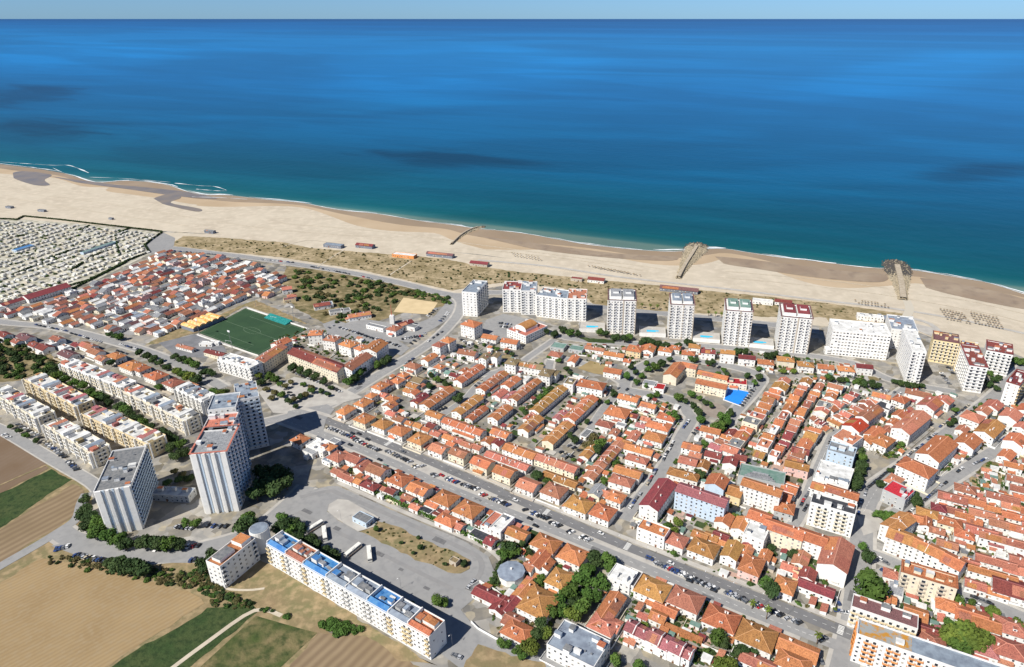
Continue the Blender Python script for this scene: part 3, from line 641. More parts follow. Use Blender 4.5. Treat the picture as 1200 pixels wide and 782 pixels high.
sheet('verge', [(48,653),(60,640),(100,645),(170,650),(250,662),(300,700),(300,712),(245,712),(236,700),(130,668)], .025, M_DRYG)
sheet('green_field', [(105,800),(180,750),(243,712),(296,706),(302,716),(200,800)], .035, M_GREEN)
sheet('weedy_field', [(215,800),(300,722),(345,735),(372,742),(310,800)], .03, mat('weeds', (.06,.085,.025), .95, (.20,.16,.08), .07, c3=(.04,.06,.02), s3=.2, bump=(.6,.8,.5), world=True))
sheet('tan_field', [(325,800),(374,740),(430,745),(500,790),(500,800)], .03, M_TAN2)
sheet('dry_slope', [(268,690),(300,655),(330,668),(420,725),(512,782),(470,775),(430,745),(374,740),(330,722),(296,706)], .03, M_DRYG)
ribbon('farm_track', [(180,800),(240,755),(298,716),(330,722)], 2.5, .06, M_SAND)
ribbon('farm_track', [(255,680),(265,690),(290,692),(310,690)], 1.6, .06, M_SAND)
ribbon('farm_track', [(-20,578),(20,560),(55,545)], 1.5, .06, M_DRYG)
sheet('camp_ground', [(-300,262),(0,258),(22,257),(100,263),(190,273),(172,288),(178,297),(110,330),(55,350),(25,356),(-60,372),(-300,400)], .025, M_CAMP)
# roads ----------------------------------------------------------------
def road(name, px, w, m=None, z=.05, pave=2.2):
    if pave: ribbon('pavement', px, w+2*pave, .035, M_PAVE)
    return ribbon(name, px, w, z, m or M_ASPH)
NORTH = [(340,481),(385,494),(450,519),(526.7,551),(620,592),(720,635),(840,682),(920,713),(998,745)]
SOUTH = [(330,492),(372,507),(450,538),(530,574),(660,626),(780,676),(860,709),(940,741),(985,758)]
MED = [(383,501),(452,528),(540,566),(640,609),(740,650),(840,693),(930,727)]
ribbon('avenue_median', MED, 13, .04, M_PAVE)
ribbon('avenue_pavement', NORTH, 3.4, .16, M_PAVE, off=6.2, th=.14); ribbon('avenue_pavement', SOUTH[:-1], 3.0, .16, M_PAVE, off=-5.2, th=.14)
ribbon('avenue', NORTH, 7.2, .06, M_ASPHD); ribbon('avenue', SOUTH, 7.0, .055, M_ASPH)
road('street', [(268,512),(300,498),(345,487),(375,479),(400,467),(440,442),(480,418),(507,400),(528,380),(538,366),(540,354),(532,346)], 10)
sheet('crossing', [(338,482),(384,474),(392,480),(382,492),(378,510),(330,500)], .062, M_ASPH)
road('seafront_road', [(182,297),(186,291),(205,291),(235,295),(300,303),(400,318),(470,332),(530,346),(570,343),(620,345),(690,358),(760,366),(880,378),(960,388)], 11, pave=2)
sheet('car_park', [(178,297),(168,291),(175,283),(192,273),(205,279),(204,288),(190,300)], .055, M_ASPH)
road('street', [(640,388),(665,396),(720,402),(790,404),(860,408),(940,416),(1000,426),(1040,444),(1075,452),(1120,460)], 8)
road('boulevard', [(985,800),(998,745),(1004,700),(1008,655),(1012,600),(1020,580),(1034,567),(1080,535),(1140,487),(1168,465),(1230,405)], 13, z=.052)
road('street', [(1035,612),(1060,596),(1100,570),(1173,524),(1215,496),(1260,468)], 9)
road('street', [(730,609),(777,551),(798,513),(810,492),(806,484),(798,473),(765,463),(733,456),(738,440),(755,428),(775,420),(800,421),(850,428),(890,440),(886,455),(862,482),(850,500)], 9)
road('street', [(925,620),(938,601),(958,552),(979,505),(987,500),(1010,486),(1040,470),(1062,455)], 7)
road('street', [(1016,648),(1040,657),(1075,672),(1120,692),(1170,712),(1240,742)], 9)
road('street', [(590,478),(612,458),(640,440),(650,420),(700,432),(735,452)], 7)
road('street', [(500,425),(545,440),(600,432),(618,420),(650,398)], 6)
road('street', [(497,497),(520,485),(545,468),(562,450),(590,432)], 6, pave=1)
road('street', [(668,525),(690,505),(703,485),(715,470),(733,456)], 6, pave=1)
road('left_road', [(-80,360),(0,377),(60,383),(120,397),(180,415),(235,440),(262,455)], 9)
road('field_road', [(-40,488),(0,503),(60,538),(108,566),(118,580)], 8, pave=1)
road('lane', [(-60,700),(0,664),(40,641),(66,625),(90,608),(96,590),(102,578)], 7, pave=0)
road('parking_road', [(70,622),(85,632),(130,646),(190,650),(250,640),(300,622),(340,590),(360,570)], 12)
sheet('car_park', [(60,640),(92,632),(130,650),(180,656),(240,645),(245,660),(170,660),(100,655)], .045, M_ASPH)
sheet('terminal_yard', [(318,640),(335,592),(350,578),(385,570),(396,570),(470,603),(545,635),(572,652),(580,672),(570,690),(540,715),(556,735),(600,755),(640,768),(690,782),(690,800),(560,800),(515,765),(420,705)], .045, M_ASPH)
ribbon('pavement', [(396,566),(470,599),(548,632),(578,648),(590,664),(588,684)], 3, .16, M_PAVE, th=.12)
sheet('yard_island', [(384,600),(386,592),(396,586),(408,587),(432,604),(480,625),(535,648),(550,657),(550,667),(540,672),(524,672),(470,648),(420,624),(396,610)], .16, M_DRYG, th=.12)
sheet('island_paving', [(384,600),(386,592),(396,586),(408,587),(444,607),(440,618),(420,624),(396,610)], .18, M_PAVE)
sheet('open_ground', [(545,782),(560,756),(600,768),(640,776),(640,800),(545,800)], .065, M_DRYG)
ribbon('street', [(600,765),(660,768),(690,745),(720,715),(750,680)], 8, .06, M_ASPH)
sheet('plaza_paving', [(303,460),(345,442),(395,452),(425,466),(388,476),(350,486),(320,484)], .06, M_PAVE)
sheet('car_park', [(392,384),(480,402),(530,372),(540,352),(528,349),(508,372),(480,382),(420,373)], .03, M_ASPH)
sheet('car_park', [(378,380),(392,375),(460,395),(480,408),(470,417),(430,403),(385,392)], .045, M_ASPH)
sheet('car_park', [(560,395),(570,375),(590,368),(640,378),(620,390),(585,400)], .03, M_ASPH)
sheet('car_park', [(120,385),(135,368),(180,378),(170,393),(150,393)], .03, M_ASPH)
# football ground
sheet('football_pitch', [(287.5,361.5),(359,386.5),(302,416.5),(233,390.5)], .05, M_PITCH)
def pitch_pt(s, t):
    a, b_, c, d = [P(*q) for q in ((287.5,362.5),(356.5,386.7),(302,415),(236,390.4))]
    return (a*(1-s)+b_*s)*(1-t) + (d*(1-s)+c*s)*t
def pline(pts, w=.35): ribbon('pitch_line', [pitch_pt(*q) for q in pts], w, .07, M_PLINE, sm=False, world=True)
for q in ([(0,0),(1,0)],[(0,1),(1,1)],[(0,0),(0,1)],[(1,0),(1,1)],[(.5,0),(.5,1)] if 0 else [(0,.5),(1,.5)]): pline(q)
pline([(.5+.13*math.cos(k*.33), .5+.09*math.sin(k*.33)) for k in range(20)])
for s in (0, 1): pline([(.2,s),(.2,abs(s-.16)),(.8,abs(s-.16)),(.8,s)])
ribbon('touchline_path', [(288,360),(325,372.5),(362,386)], 3, .045, M_PAVE, sm=False); ribbon('touchline_path', [(231,391.5),(266,404),(302,418)], 3, .045, M_PAVE, sm=False)
sheet('hard_court', [(186,402),(228,392),(262,406),(266,412),(240,420),(205,417)], .04, M_COURTD)
sheet('bare_lot', [(170,404),(205,385),(240,378),(280,359),(300,352),(345,372),(360,380),(330,372),(286,359),(232,389),(190,402)], .035, M_DRYG)
# school yard, plaza, lots
sheet('blue_court', [(852.5,454),(880,460),(868,477),(847,469.5)], .09, M_LINE)
sheet('blue_court', [(853.5,455),(878.5,460.2),(867.3,475.6),(848.5,468.8)], .11, M_COURT)
c0 = P(838, 481); b = MB(); b.prism([(c0.x+10*math.cos(k*.2618), c0.y+12*math.sin(k*.2618)) for k in range(24)], 0, .12, 0); b.build('round_plaza', mat('plaza_brown', (.25,.21,.18), .9, (.3,.26,.22), .2, world=True))['kind'] = 'structure'
sheet('sandy_lot', [(677,432),(692,423),(713,429),(711,440),(696,438)], .05, mat('lot_sand', (.34,.26,.13), .95, (.28,.21,.1), .1, world=True))
sheet('green_lot', [(1143,554),(1160,540),(1190,552),(1178,566),(1165,568)], .05, M_SCRUB)
sheet('pink_square', [(898,557),(918,525),(930,520),(932,536),(922,556),(915,566)], .05, M_PINK)
sheet('lawn', [(674,395),(722,399),(720,403),(690,401)], .07, M_GREEN)
sheet('dirt_lot', [(822,775),(835,758),(850,765),(840,790)], .05, M_DRYG)
sheet('small_plaza', [(1003,595),(1020,598),(1036,608),(1030,622),(1012,628),(1006,612)], .06, M_PAVE)
ribbon('promenade', [(560,305),(640,312),(720,324),(800,333),(880,342),(960,352),(1040,361),(1120,374),(1200,391),(1300,414)], 5, .06, M_PAVE)
ribbon('boardwalk', [(330,290),(360,282),(400,286)], 1.5, .07, M_SAND); ribbon('boardwalk', [(372,313),(395,298),(404,293)], 1.6, .07, M_SAND); ribbon('boardwalk', [(456,323),(470,314),(482,306)], 1.8, .07, M_SAND)
ribbon('boardwalk', [(1062,372),(1066,362),(1062,352)], 9, .065, mat('jetty_paving', (.5,.46,.38), .9)); ribbon('boardwalk', [(1062,372),(1090,380),(1110,398),(1120,402)], 6, .065, M_PAVE)
# patched asphalt
M_PATCH = mat('asphalt_patch', (.13,.13,.135), .9, (.17,.17,.17), .4, world=True)
for k_, (u, v, a_, b_) in enumerate(((515,634,9,4),(462,583,7,3),(530,650,4,3),(420,575,5,2),(480,600,3,3),(445,650,6,3),(500,690,4,2),(395,620,5,3),(360,600,8,3),(550,690,4,3),(470,668,3,2),(430,560,6,2),(590,584,9,3),(700,645,8,3),(830,700,7,2),(560,586,6,2),(480,520,9,3),(1000,700,5,9),(1010,640,4,8),(1090,528,3,9),(350,490,7,4),(420,455,4,7),(985,735,6,5))):
    p = P(u, v); c, s = math.cos(R(-31)), math.sin(R(-31)); q = [(p.x+x*c-y*s, p.y+x*s+y*c, .29+k_*.0002) for x, y in ((-a_/2,-b_/2),(a_/2,-b_/2*.8),(a_/2*.9,b_/2),(-a_/2,b_/2))]; b = MB(); b.poly(q); b.build('asphalt_patch', M_PATCH)['kind'] = 'structure'
ribbon('worn_lane', [(352,583),(385,576),(400,580),(470,610),(545,645),(562,655),(563,672),(548,690)], 3.2, .0655, M_PATCH2); ribbon('worn_lane', [(350,600),(372,612),(420,636),(480,666),(530,690)], 2.6, .0655, M_PATCH2)
# road paint
def dashes(px, off, n, ln=2.0):
    pts = smooth([P(u, v) for u, v in px], 8); b = MB(); acc = 0
    for p, q in zip(pts, pts[1:]):
        L = (q-p).length; d = (q-p)/L; nn = Vector((-d.y, d.x, 0)); t = n-acc if acc else 0
        while t + ln < L:
            a = p+d*t+nn*(off-.08); c = p+d*(t+ln)+nn*(off-.08); b.poly([(a.x,a.y,.305),(c.x,c.y,.305),(c.x+nn.x*.16,c.y+nn.y*.16,.305),(a.x+nn.x*.16,a.y+nn.y*.16,.305)]); t += n
    b.build('road_marking', M_LINE)['kind'] = 'structure'
dashes(NORTH, 0, 7); dashes(SOUTH, 0, 7); dashes([(1012,600),(1034,567),(1080,535),(1140,487)], 0, 8); dashes([(300,498),(375,479),(440,442),(507,400)], 0, 8); dashes([(235,295),(300,303),(400,318),(470,332)], 0, 9, 3)
for (u, v, off) in ((640,601,0),(735,641,0),(985,739,0),(455,520,0)):      # zebra crossings
    p = P(u, v); d = Vector((math.cos(R(-31)), math.sin(R(-31)), 0)); nn = Vector((-d.y, d.x, 0)); b = MB()
    for k in range(7):
        a = p + nn*(-3+k*.95)
        b.poly([(a+d*s[0]+nn*s[1]+Vector((0,0,.312))) for s in ((-1.5,0),(1.5,0),(1.5,.5),(-1.5,.5))])
    b.build('zebra_crossing', M_LINE)['kind'] = 'structure'
# ---------------------------------------------------------------- plants, cars and small repeated things
def leafm(n, c, c2): return mat(n, c, .8, c2, 1.1, .22, .15, lo=.35, hi=.7)
LEAF = dict(g=leafm('leaves_green', (.085,.15,.03), (.05,.10,.022)), d=leafm('leaves_dark', (.032,.06,.02), (.055,.085,.028)), y=leafm('leaves_yellow_green', (.13,.17,.03), (.08,.12,.025)), s=leafm('leaves_dry', (.14,.12,.05), (.08,.08,.03)))
BARK = mat('bark', (.10,.07,.045), .95, (.16,.12,.08), 2)
def crown_mesh(seed, col, n=1500, flat=.8, leaf=.085, lobes=8):
    """leaf clumps through a lumpy unit crown, radius about 1"""
    r = random.Random(seed); b = MB(); cs = []
    for i in range(lobes):
        t = r.uniform(0, 6.28); q = r.uniform(.2, .62); cs.append((Vector((math.cos(t)*q, math.sin(t)*q, r.uniform(-.35, .5)*flat)), r.uniform(.32, .55)))
    cs.append((Vector((0,0,.1)), .72))
    for i in range(n):
        c, rad = r.choice(cs); d = Vector((r.gauss(0,1), r.gauss(0,1), r.gauss(0,1))).normalized()
        p = c + d*rad*(r.random()**.35); p.z *= flat
        nrm = (d + Vector((r.gauss(0,.5), r.gauss(0,.5), r.gauss(0,.5)+.3))).normalized()
        x = nrm.orthogonal().normalized(); y = nrm.cross(x); a = r.uniform(0, 6.28); s = leaf*r.uniform(.6, 1.5)
        u = (x*math.cos(a)+y*math.sin(a))*s; v = (y*math.cos(a)-x*math.sin(a))*s*.75
        b.poly((p-u-v, p+u-v*.6, p+u*.8+v, p-u*.7+v*.9))
    return b.mesh('crown', [LEAF[col]])
CROWN = {k: [crown_mesh(i*7+ord(k), k) for i in range(4)] for k in 'gdys'}
BUSH = {k: [crown_mesh(i*5+ord(k)+99, k, 420, .75, .13, 4) for i in range(3)] for k in 'gdys'}
def trunkmesh():
    b = MB(); b.tube((0,0,0), (0,0,.55), .055, .04, 7); 
    for k in range(4):
        t = k*1.6; b.tube((0,0,.45+.03*k), (.3*math.cos(t), .3*math.sin(t), .85), .028, .012, 5)
    return b.mesh('trunk', [BARK])
TRUNK = trunkmesh()
TREES = []
TREE = []
def tree(u, v, r, label, group=None, col='g', cat='tree', hh=None, pos=None):
    h = (hh or r*1.75)*1.12; p = P(u, v, h-r*.84); p.z = 0; TREE.append((p, r, label, group, col, h)); FOOT.append((p.x, p.y, 0, r*.8, r*.8))
def build_trees(lim=300):
    TREE.sort(key=lambda e: -e[1]/(e[0].length+200))
    for e in TREE[:lim]: tree1(*e)
    b = MB(); ks = 'gdys'
    for p, r, label, group, col, h in TREE[lim:]:
        r *= 1.12
        for me, M, m in ((random.choice(CROWN[col]), Matrix.Translation((p.x, p.y, h-r*.75)) @ Matrix.Rotation(random.uniform(0, 6), 4, 'Z') @ Matrix.Diagonal((r*1.12, r*1.12, r, 1)), ks.index(col)), (TRUNK, Matrix.Translation((p.x, p.y, 0)) @ Matrix.Diagonal((r*1.1, r*1.1, h*.75, 1)), 4)):
            i0 = len(b.v); b.v += [tuple(M @ v.co) for v in me.vertices]
            for f in me.polygons: b.f.append(tuple(i0+a for a in f.vertices)); b.m.append(m)
    if TREE[lim:]: tag(b.build('small_trees', [LEAF[c] for c in ks]+[BARK]), 'many small trees farther off among the houses', 'trees', None, 'stuff')
def tree1(p, r, label, group, col, h):
    r *= 1.12; root = empty('tree', (p.x, p.y, 0), random.uniform(0, 6.28), label, 'tree', group)
    put('trunk', TRUNK, root, (0,0,0), 0, (r*1.1, r*1.1, h*.75))
    put('crown', random.choice(CROWN[col]), root, (0,0,h-r*.75), 0, (r*1.12, r*1.12*random.uniform(.85,1.1), r*random.uniform(.95,1.15)))
    return root
def shrub(p, r, label, group=None, col='d', h=None, cat='shrub', rz=None, sy=1.0):
    o = bpy.data.objects.new('shrub', random.choice(BUSH[col])); o.location = (p.x, p.y, (h or r)*.55); o.rotation_euler = (0, 0, random.uniform(0, 6.28) if rz is None else rz)
    o.scale = (r*1.1, r*1.1*sy, h or r); link(o); tag(o, label, cat, group); return o
def trees(where, group, data, noun='tree', col='g', names=None):
    rows = sorted([e.split() for e in data.split(';') if e.split()], key=lambda e: float(e[0]))
    rows = [e if len(e) > 3 else e+[col] for e in rows]
    for e in rows:
        if float(e[2]) < 6 and random.random() < .3: e[3] = {'d': 'g', 'g': random.choice('dy')}.get(e[3], e[3])
    CNM = dict(g='round green', d='dark green', y='yellow-green', s='dry olive')
    cnt = {}
    for e in rows: k = e[3] if len(e) > 3 else col; cnt[k] = cnt.get(k, 0)+1
    seen = {}
    for e in rows:
        u, v, r = map(float, e[:3]); c = e[3] if len(e) > 3 else col; seen[c] = seen.get(c, 0)+1
        lab = '%s %s %s' % (CNM[c], noun, where) if cnt[c] == 1 else '%s %s, %s such from the left %s' % (CNM[c], noun, nth(seen[c]), where)
        tree(u, v, r, lab, group, c)
def palm(u, v, h, label, group):
    p = P(u, v); root = empty('palm_tree', (p.x, p.y, 0), random.uniform(0, 6), label, 'palm tree', group)
    b = MB(); b.tube((0,0,0), (.1,0,h), .28, .2, 8); b.build('trunk', BARK, root)
    b = MB()
    for k in range(26):
        a = k*2.4; el = R(60 - (k % 13)*8); pr = Vector((.1,0,h)); L = 2.6
        for s in range(4):
            d = Vector((math.cos(a)*math.cos(el), math.sin(a)*math.cos(el), math.sin(el))); q = pr + d*L/4; el -= R(24); sd = Vector((-math.sin(a), math.cos(a), 0))*(.32 if s < 3 else .08); s0 = Vector((-math.sin(a), math.cos(a), 0))*(.3 if s else .05)
            b.poly((pr-s0-Vector((0,0,.1)), pr, q, q-sd-Vector((0,0,.15)))); b.poly((pr, pr+s0-Vector((0,0,.1)), q+sd-Vector((0,0,.15)), q)); pr = q
    b.build('crown', LEAF['y'], root)
# cars -------------------------------------------------------------------
CARC = dict(white=(.75,.75,.74), silver=(.42,.43,.45), grey=(.16,.165,.175), black=(.02,.02,.022), blue=(.03,.06,.18), red=(.45,.03,.03), beige=(.5,.44,.33), green=(.04,.1,.07))
def bodymesh(c, L=4.2, W=1.74, van=False):
    b = MB(); y = W/2; hx = L/2
    prof = [(-hx,.35),(-hx+.05,.82),(-hx+.25,.92),(hx-1.15,.9),(hx-.15,.72),(hx,.5),(hx-.02,.32)] if not van else [(-hx,.35),(-hx+.02,1.0),(-hx+.1,1.05),(hx-.9,1.05),(hx-.1,.85),(hx,.5),(hx-.02,.32)]
    top = ([(-hx+.55,1.42),(-hx+1.0,1.48),(hx-2.05,1.46),(hx-1.9,1.4)] if not van else [(-hx+.15,2.0),(-hx+.4,2.08),(hx-1.6,2.05),(hx-1.45,1.98)])
    n = len(prof)
    for s in (-1, 1):
        q = [(p[0], s*y, p[1]) for p in prof]; b.poly(q if s < 0 else q[::-1])
    for i in range(n):
        j = (i+1) % n; a, c2 = prof[i], prof[j]; b.poly(((a[0],y,a[1]),(c2[0],y,c2[1]),(c2[0],-y,c2[1]),(a[0],-y,a[1])))
    yt = y*.8
    for a, c2 in zip(top, top[1:]): b.poly(((a[0],-yt,a[1]),(c2[0],-yt,c2[1]),(c2[0],yt,c2[1]),(a[0],yt,a[1])))
    m = mat('paint_' + ('van_' if van else '') + c, CARC[c], .3, spec=.5)
    body = b.mesh('body', [m])
    g = MB(); z = prof[2][1]-.02; x0, x1 = prof[1][0]+.12, prof[3][0]+.15
    lo = [(x0,-y*.97,z),(x1,-y*.97,z),(x1,y*.97,z),(x0,y*.97,z)]; up = [(top[0][0],-yt,top[0][1]),(top[-1][0],-yt,top[-1][1]),(top[-1][0],yt,top[-1][1]),(top[0][0],yt,top[0][1])]
    for i in range(4): j = (i+1) % 4; g.poly((lo[i], lo[j], up[j], up[i]))
    return body, g.mesh('windows', [GLASS])
CAR = {c: bodymesh(c) for c in CARC}; VAN = {c: bodymesh(c, 5.0, 1.9, True) for c in ('white', 'silver', 'blue')}
b = MB(); b.tube((0,-.11,0), (0,.11,0), .31, n=10); b.tube((0,-.115,0), (0,.115,0), .17, n=8, m=1); WHEEL = b.mesh('wheel', [mat('tyre', (.02,.02,.02), .9), STEEL])
PICK = ['white']*4 + ['silver']*4 + ['grey']*5 + ['black']*7 + ['blue']*2 + ['red'] + ['beige']
CARN = [0]
CARS = []
def car(p, ang, label, group, c=None, van=False): CARS.append((p, ang, label, group, c or random.choice(PICK), van))
def build_cars(lim=298):
    CARS.sort(key=lambda e: e[0].length)
    for p, ang, label, group, c, van in CARS[:lim]:
        root = empty('van' if van else 'car', (p.x, p.y, .29), ang, label.replace('%', c), 'van' if van else 'car', group)
        bm, gm = (VAN if van else CAR)[c]; put('body', bm, root); put('windows', gm, root); hx = 1.35 if not van else 1.6
        for sx in (-1, 1):
            for sy in (-1, 1): put('wheel', WHEEL, root, (sx*hx, sy*.8, .31))
    b = MB(); ms = []; ix = {}
    for p, ang, label, group, c, van in CARS[lim:]:
        M = Matrix.Translation((p.x, p.y, .29)) @ Matrix.Rotation(ang, 4, 'Z')
        for me in (VAN if van else CAR)[c]:
            k = me.materials[0].name
            if k not in ix: ix[k] = len(ms); ms.append(me.materials[0])
            j = len(b.v); b.v += [tuple(M @ v.co) for v in me.vertices]
            for q in me.polygons: b.f.append(tuple(j+a for a in q.vertices)); b.m.append(ix[k])
    if CARS[lim:]: tag(b.build('parked_cars', ms), 'many small parked cars farther off along streets and car parks', 'cars', None, 'stuff')
def cars(where, group, segs, dang=None, sp=None, z=.07):
    """segs: 'u1 v1 u2 v2 n' rows of parked cars; dang = angle of each car against the row"""
    k = 0
    for e in segs.split(';'):
        e = e.split()
        if not e: continue
        u1, v1, u2, v2 = map(float, e[:4]); n = int(e[4]); a, b2 = P(u1, v1, z), P(u2, v2, z)
        an = math.atan2((b2-a).y, (b2-a).x)
        for i in range(n):
            k += 1; p = a + (b2-a)*((i+.5)/n) + Vector((random.uniform(-.25,.25), random.uniform(-.25,.25), 0))
            flip = math.pi if random.random() < .4 else 0
            car(p, an + R(dang or 0) + flip + R(random.uniform(-3, 3)), '% car, ' + nth(k) + ' from left ' + where, group)
# caravans, parasols ------------------------------------------------------
def caravan_mesh(c, aw):
    b = MB(); pr = [(-2.4,.4),(-2.5,1.6),(-2.1,2.4),(2.0,2.45),(2.5,1.7),(2.4,.4)]
    for s in (-1.1, 1.1):
        q = [(p[0], s, p[1]) for p in pr]; b.poly(q if s < 0 else q[::-1])
    for i in range(6): j = (i+1) % 6; a, c2 = pr[i], pr[j]; b.poly(((a[0],1.1,a[1]),(c2[0],1.1,c2[1]),(c2[0],-1.1,c2[1]),(a[0],-1.1,a[1])))
    b.box(-1.6,1.6,-1.13,-1.1,1.2,1.9,1); b.box(2.4,3.3,-.05,.05,.4,.5,1)
    if aw:      # awning tent on its side
        for y0, y1, z0, z1 in ((-1.1,-2.4,2.3,2.25),(-2.4,-3.6,2.25,1.7)): b.poly(((-2.2,y1,z1),(2.2,y1,z1),(2.2,y0,z0),(-2.2,y0,z0)), 2)
        b.poly(((-2.2,-3.6,0),(2.2,-3.6,0),(2.2,-3.6,1.7),(-2.2,-3.6,1.7)), 2)
        for s in (-2.2, 2.2): b.poly(((s,-1.1,0),(s,-3.6,0),(s,-3.6,1.7),(s,-2.4,2.25),(s,-1.1,2.3)), 2)
    return b.mesh('caravan', [mat('caravan_shell', c, .5, vary=.12), DARK, mat('awning_canvas', random.choice(((.62,.6,.55),(.5,.48,.42),(.3,.33,.36),(.45,.36,.25))), .9, vary=.25)])
CARAVAN = [caravan_mesh(c, a) for c, a in (((.70,.69,.64),0),((.68,.66,.58),1),((.58,.53,.43),1),((.64,.61,.52),1),((.42,.42,.40),1))]
b = MB(); n = 10
for k in range(n):
    a0, a1 = 6.283*k/n, 6.283*(k+1)/n
    b.poly(((1.2*math.cos(a0),1.2*math.sin(a0),2.1),(1.2*math.cos(a1),1.2*math.sin(a1),2.1),(0,0,2.9))); b.poly(((1.2*math.cos(a1),1.2*math.sin(a1),2.1),(1.2*math.cos(a0),1.2*math.sin(a0),2.1),(0,0,2.6)))
b.tube((0,0,0),(0,0,2.7),.05,n=5,m=1)
PARA = b.mesh('parasol', [mat('thatch', (.22,.17,.11), .95, vary=.2), BARK])
# street lamp
def lampmesh():
    b = MB(); b.tube((0,0,0),(0,0,8.5),.09,.06,6); b.tube((0,0,8.5),(1.6,0,8.9),.05,.04,5); a = b.mesh('post', [STEEL]); c = MB(); c.box(1.4,2.2,-.16,.16,8.82,8.97); return a, c.mesh('lamp_head', [WHITE])
LAMP = lampmesh()
def lamp(u, v, rz, label, group):
    p = P(u, v); root = empty('street_lamp', (p.x, p.y, 0), rz, label, 'street lamp', group); put('post', LAMP[0], root); put('lamp_head', LAMP[1], root)
def yard_wall(name, pts, h, m, label, group=None, th=.25, cat='wall', world=False):
    """one continuous low wall along map points"""
    q = pts if world else [P(u, v) for u, v in pts]; o = None
    l, r = ribbon_pts(q, th); b = MB()
    for i in range(len(q)-1):
        a, c, d, e = r[i], r[i+1], l[i+1], l[i]
        b.poly([(p.x,p.y,h) for p in (a,c,d,e)]); b.poly([(a.x,a.y,0),(c.x,c.y,0),(c.x,c.y,h),(a.x,a.y,h)]); b.poly([(d.x,d.y,0),(e.x,e.y,0),(e.x,e.y,h),(d.x,d.y,h)])
    for k, (a, e) in ((0, (r[0], l[0])), (-1, (r[-1], l[-1]))): b.poly([(e.x,e.y,0),(a.x,a.y,0),(a.x,a.y,h),(e.x,e.y,h)])
    o = b.build(name, m); tag(o, label, cat, group); return o

# ---------------------------------------------------------------- the town
AV = -31
houses('house', 'north of avenue', 'villas north of the avenue', AV, """405.7 480.7 9 12 h o 6 w;427 490.5 12 11 h o 6 c;448.7 497 12 11 h t 6 w;468.7 504.5 13 11 h o 6 w;492 514 12.5 12.5 h t 6.5 c;514.7 525.3 12 10 g a 6 w;538.7 530.5 13 9 g b 7 c;565.3 541.5 14 10 g o 7 c;592 552 14 10 g o 7 c;619.3 568 13 11 g a 5.5 w;649.5 574.7 14 12 h b 6 w;678.7 591 15 12 h t 6 w;706.7 600 13 12 h o 6 w;722 582.5 10 9 h o 6 w;700 575 8 11 x g 5 c;710 578 6 7 g a 4 w""", noun='villa')
PL_N = len(PLOT)
houses('house', 'in second row behind avenue villas', 'small houses behind the avenue villas', AV, """468 490.5 9 7 g b 5;458.7 484.5 8 6 g a 4;490.7 498.7 7 6 g t 4;506 498.5 7 6 g r 4;511.3 508 8 6 g a 4;510 486 14 7 g t 6;526.5 512.5 9 6 g o 4;537 516 8 6 g b 4;548 521 9 6 g a 4;500 503 6 5 g o 3.5;519.5 507 7 5 g a 3.5;480 496 6 5 g o 3.5;582.7 518.7 8 7 x r 5;572 516.5 8 7 x o 5;533 439.5 8 6 g r 4;495 464.5 8 7 x r 5;488 470 7 7 x r 5;544 434.5 7 7 x o 4;559.5 524 7 6 g a 4;529 520 6 5 g o 4""", noun='cottage')
houses('house', 'beside the plaza street', 'houses along the plaza street', AV, """426 472 10 11 h o 6;435.3 463.5 7 7 h o 6;446 452.5 10 11 h o 7;455.5 449.5 9 9 h b 5;466 446 9 9 h o 6;473.3 439.5 7 7 h o 5;484 428.7 13 9 h b 6;503.3 419.3 8 14 x o 6;515.3 430 8 7 h o 4;490.7 445.3 10 9 g v 4;484 452 10 7 g t 4;479 458 8 6 g t 4;485.3 460 7 7 x o 4;459.3 467 9 7 h o 4;457.3 474.7 9 8 x o 5;450 463 6 6 g a 4;514.7 404 9 9 h b 10;525.3 398.7 10 10 h o 11;507 437 7 6 g n 3.5;527 437 8 6 g n 3.5""", noun='house')
houses('apartment house', 'near the slab tower car park', 'apartment houses by the slab tower', AV, """552.5 379.5 16 13 h o 13""", noun='apartment house')
houses('house', 'around the gymnasium', 'houses around the gymnasium', -21, """574.7 395 15 9 g o 6;598 400 16 9 g o 7;548 413.3 17 9 g b 7;568 418 7 10 x v 9;581.3 416.5 6 9 x v 9;697 408.7 18 6 g b 4;720 415.5 18 8 g o 4;718.7 434.7 15 9 g o 6;651 415.3 11 9 h b 5;672 421 7 13 x o 5;693 450.7 22 12 h o 8;744 408.7 13 12 h o 7 y;760 408.7 11 13 x o 6;780 410 12 8 h o 5;790.7 407.5 10 8 h o 5;735 423 6 6 h o 4;655 405 13 11 f n 4 g;676 408 13 9 f n 4 g;668.7 447 8 12 f v 9""", noun='house')
houses('house', 'in the walled villa block', 'villas of the walled block', AV+4, """724 483 17 14 h o 6;736.7 466.5 16 8 g o 6;760 475 12 7 g o 6;781.3 488.7 13 9 h o 5 ;771.3 499.3 17 9 h o 6;767.3 512 14 11 h o 6;749 526.7 20 8 g o 5;746.7 538 15 7 h b 5;736 552.7 18 9 g o 6;728.7 563.3 15 9 h b 6;709 497 12 8 h b 4;742.7 511 7 12 x a 4;741.5 487 8 6 g r 4;751 498.5 7 6 g k 4;757 491 7 6 g a 4;735 519 7 6 g t 4;720 507 6 8 x b 4;728 497.5 7 5 f g 4""", noun='villa')
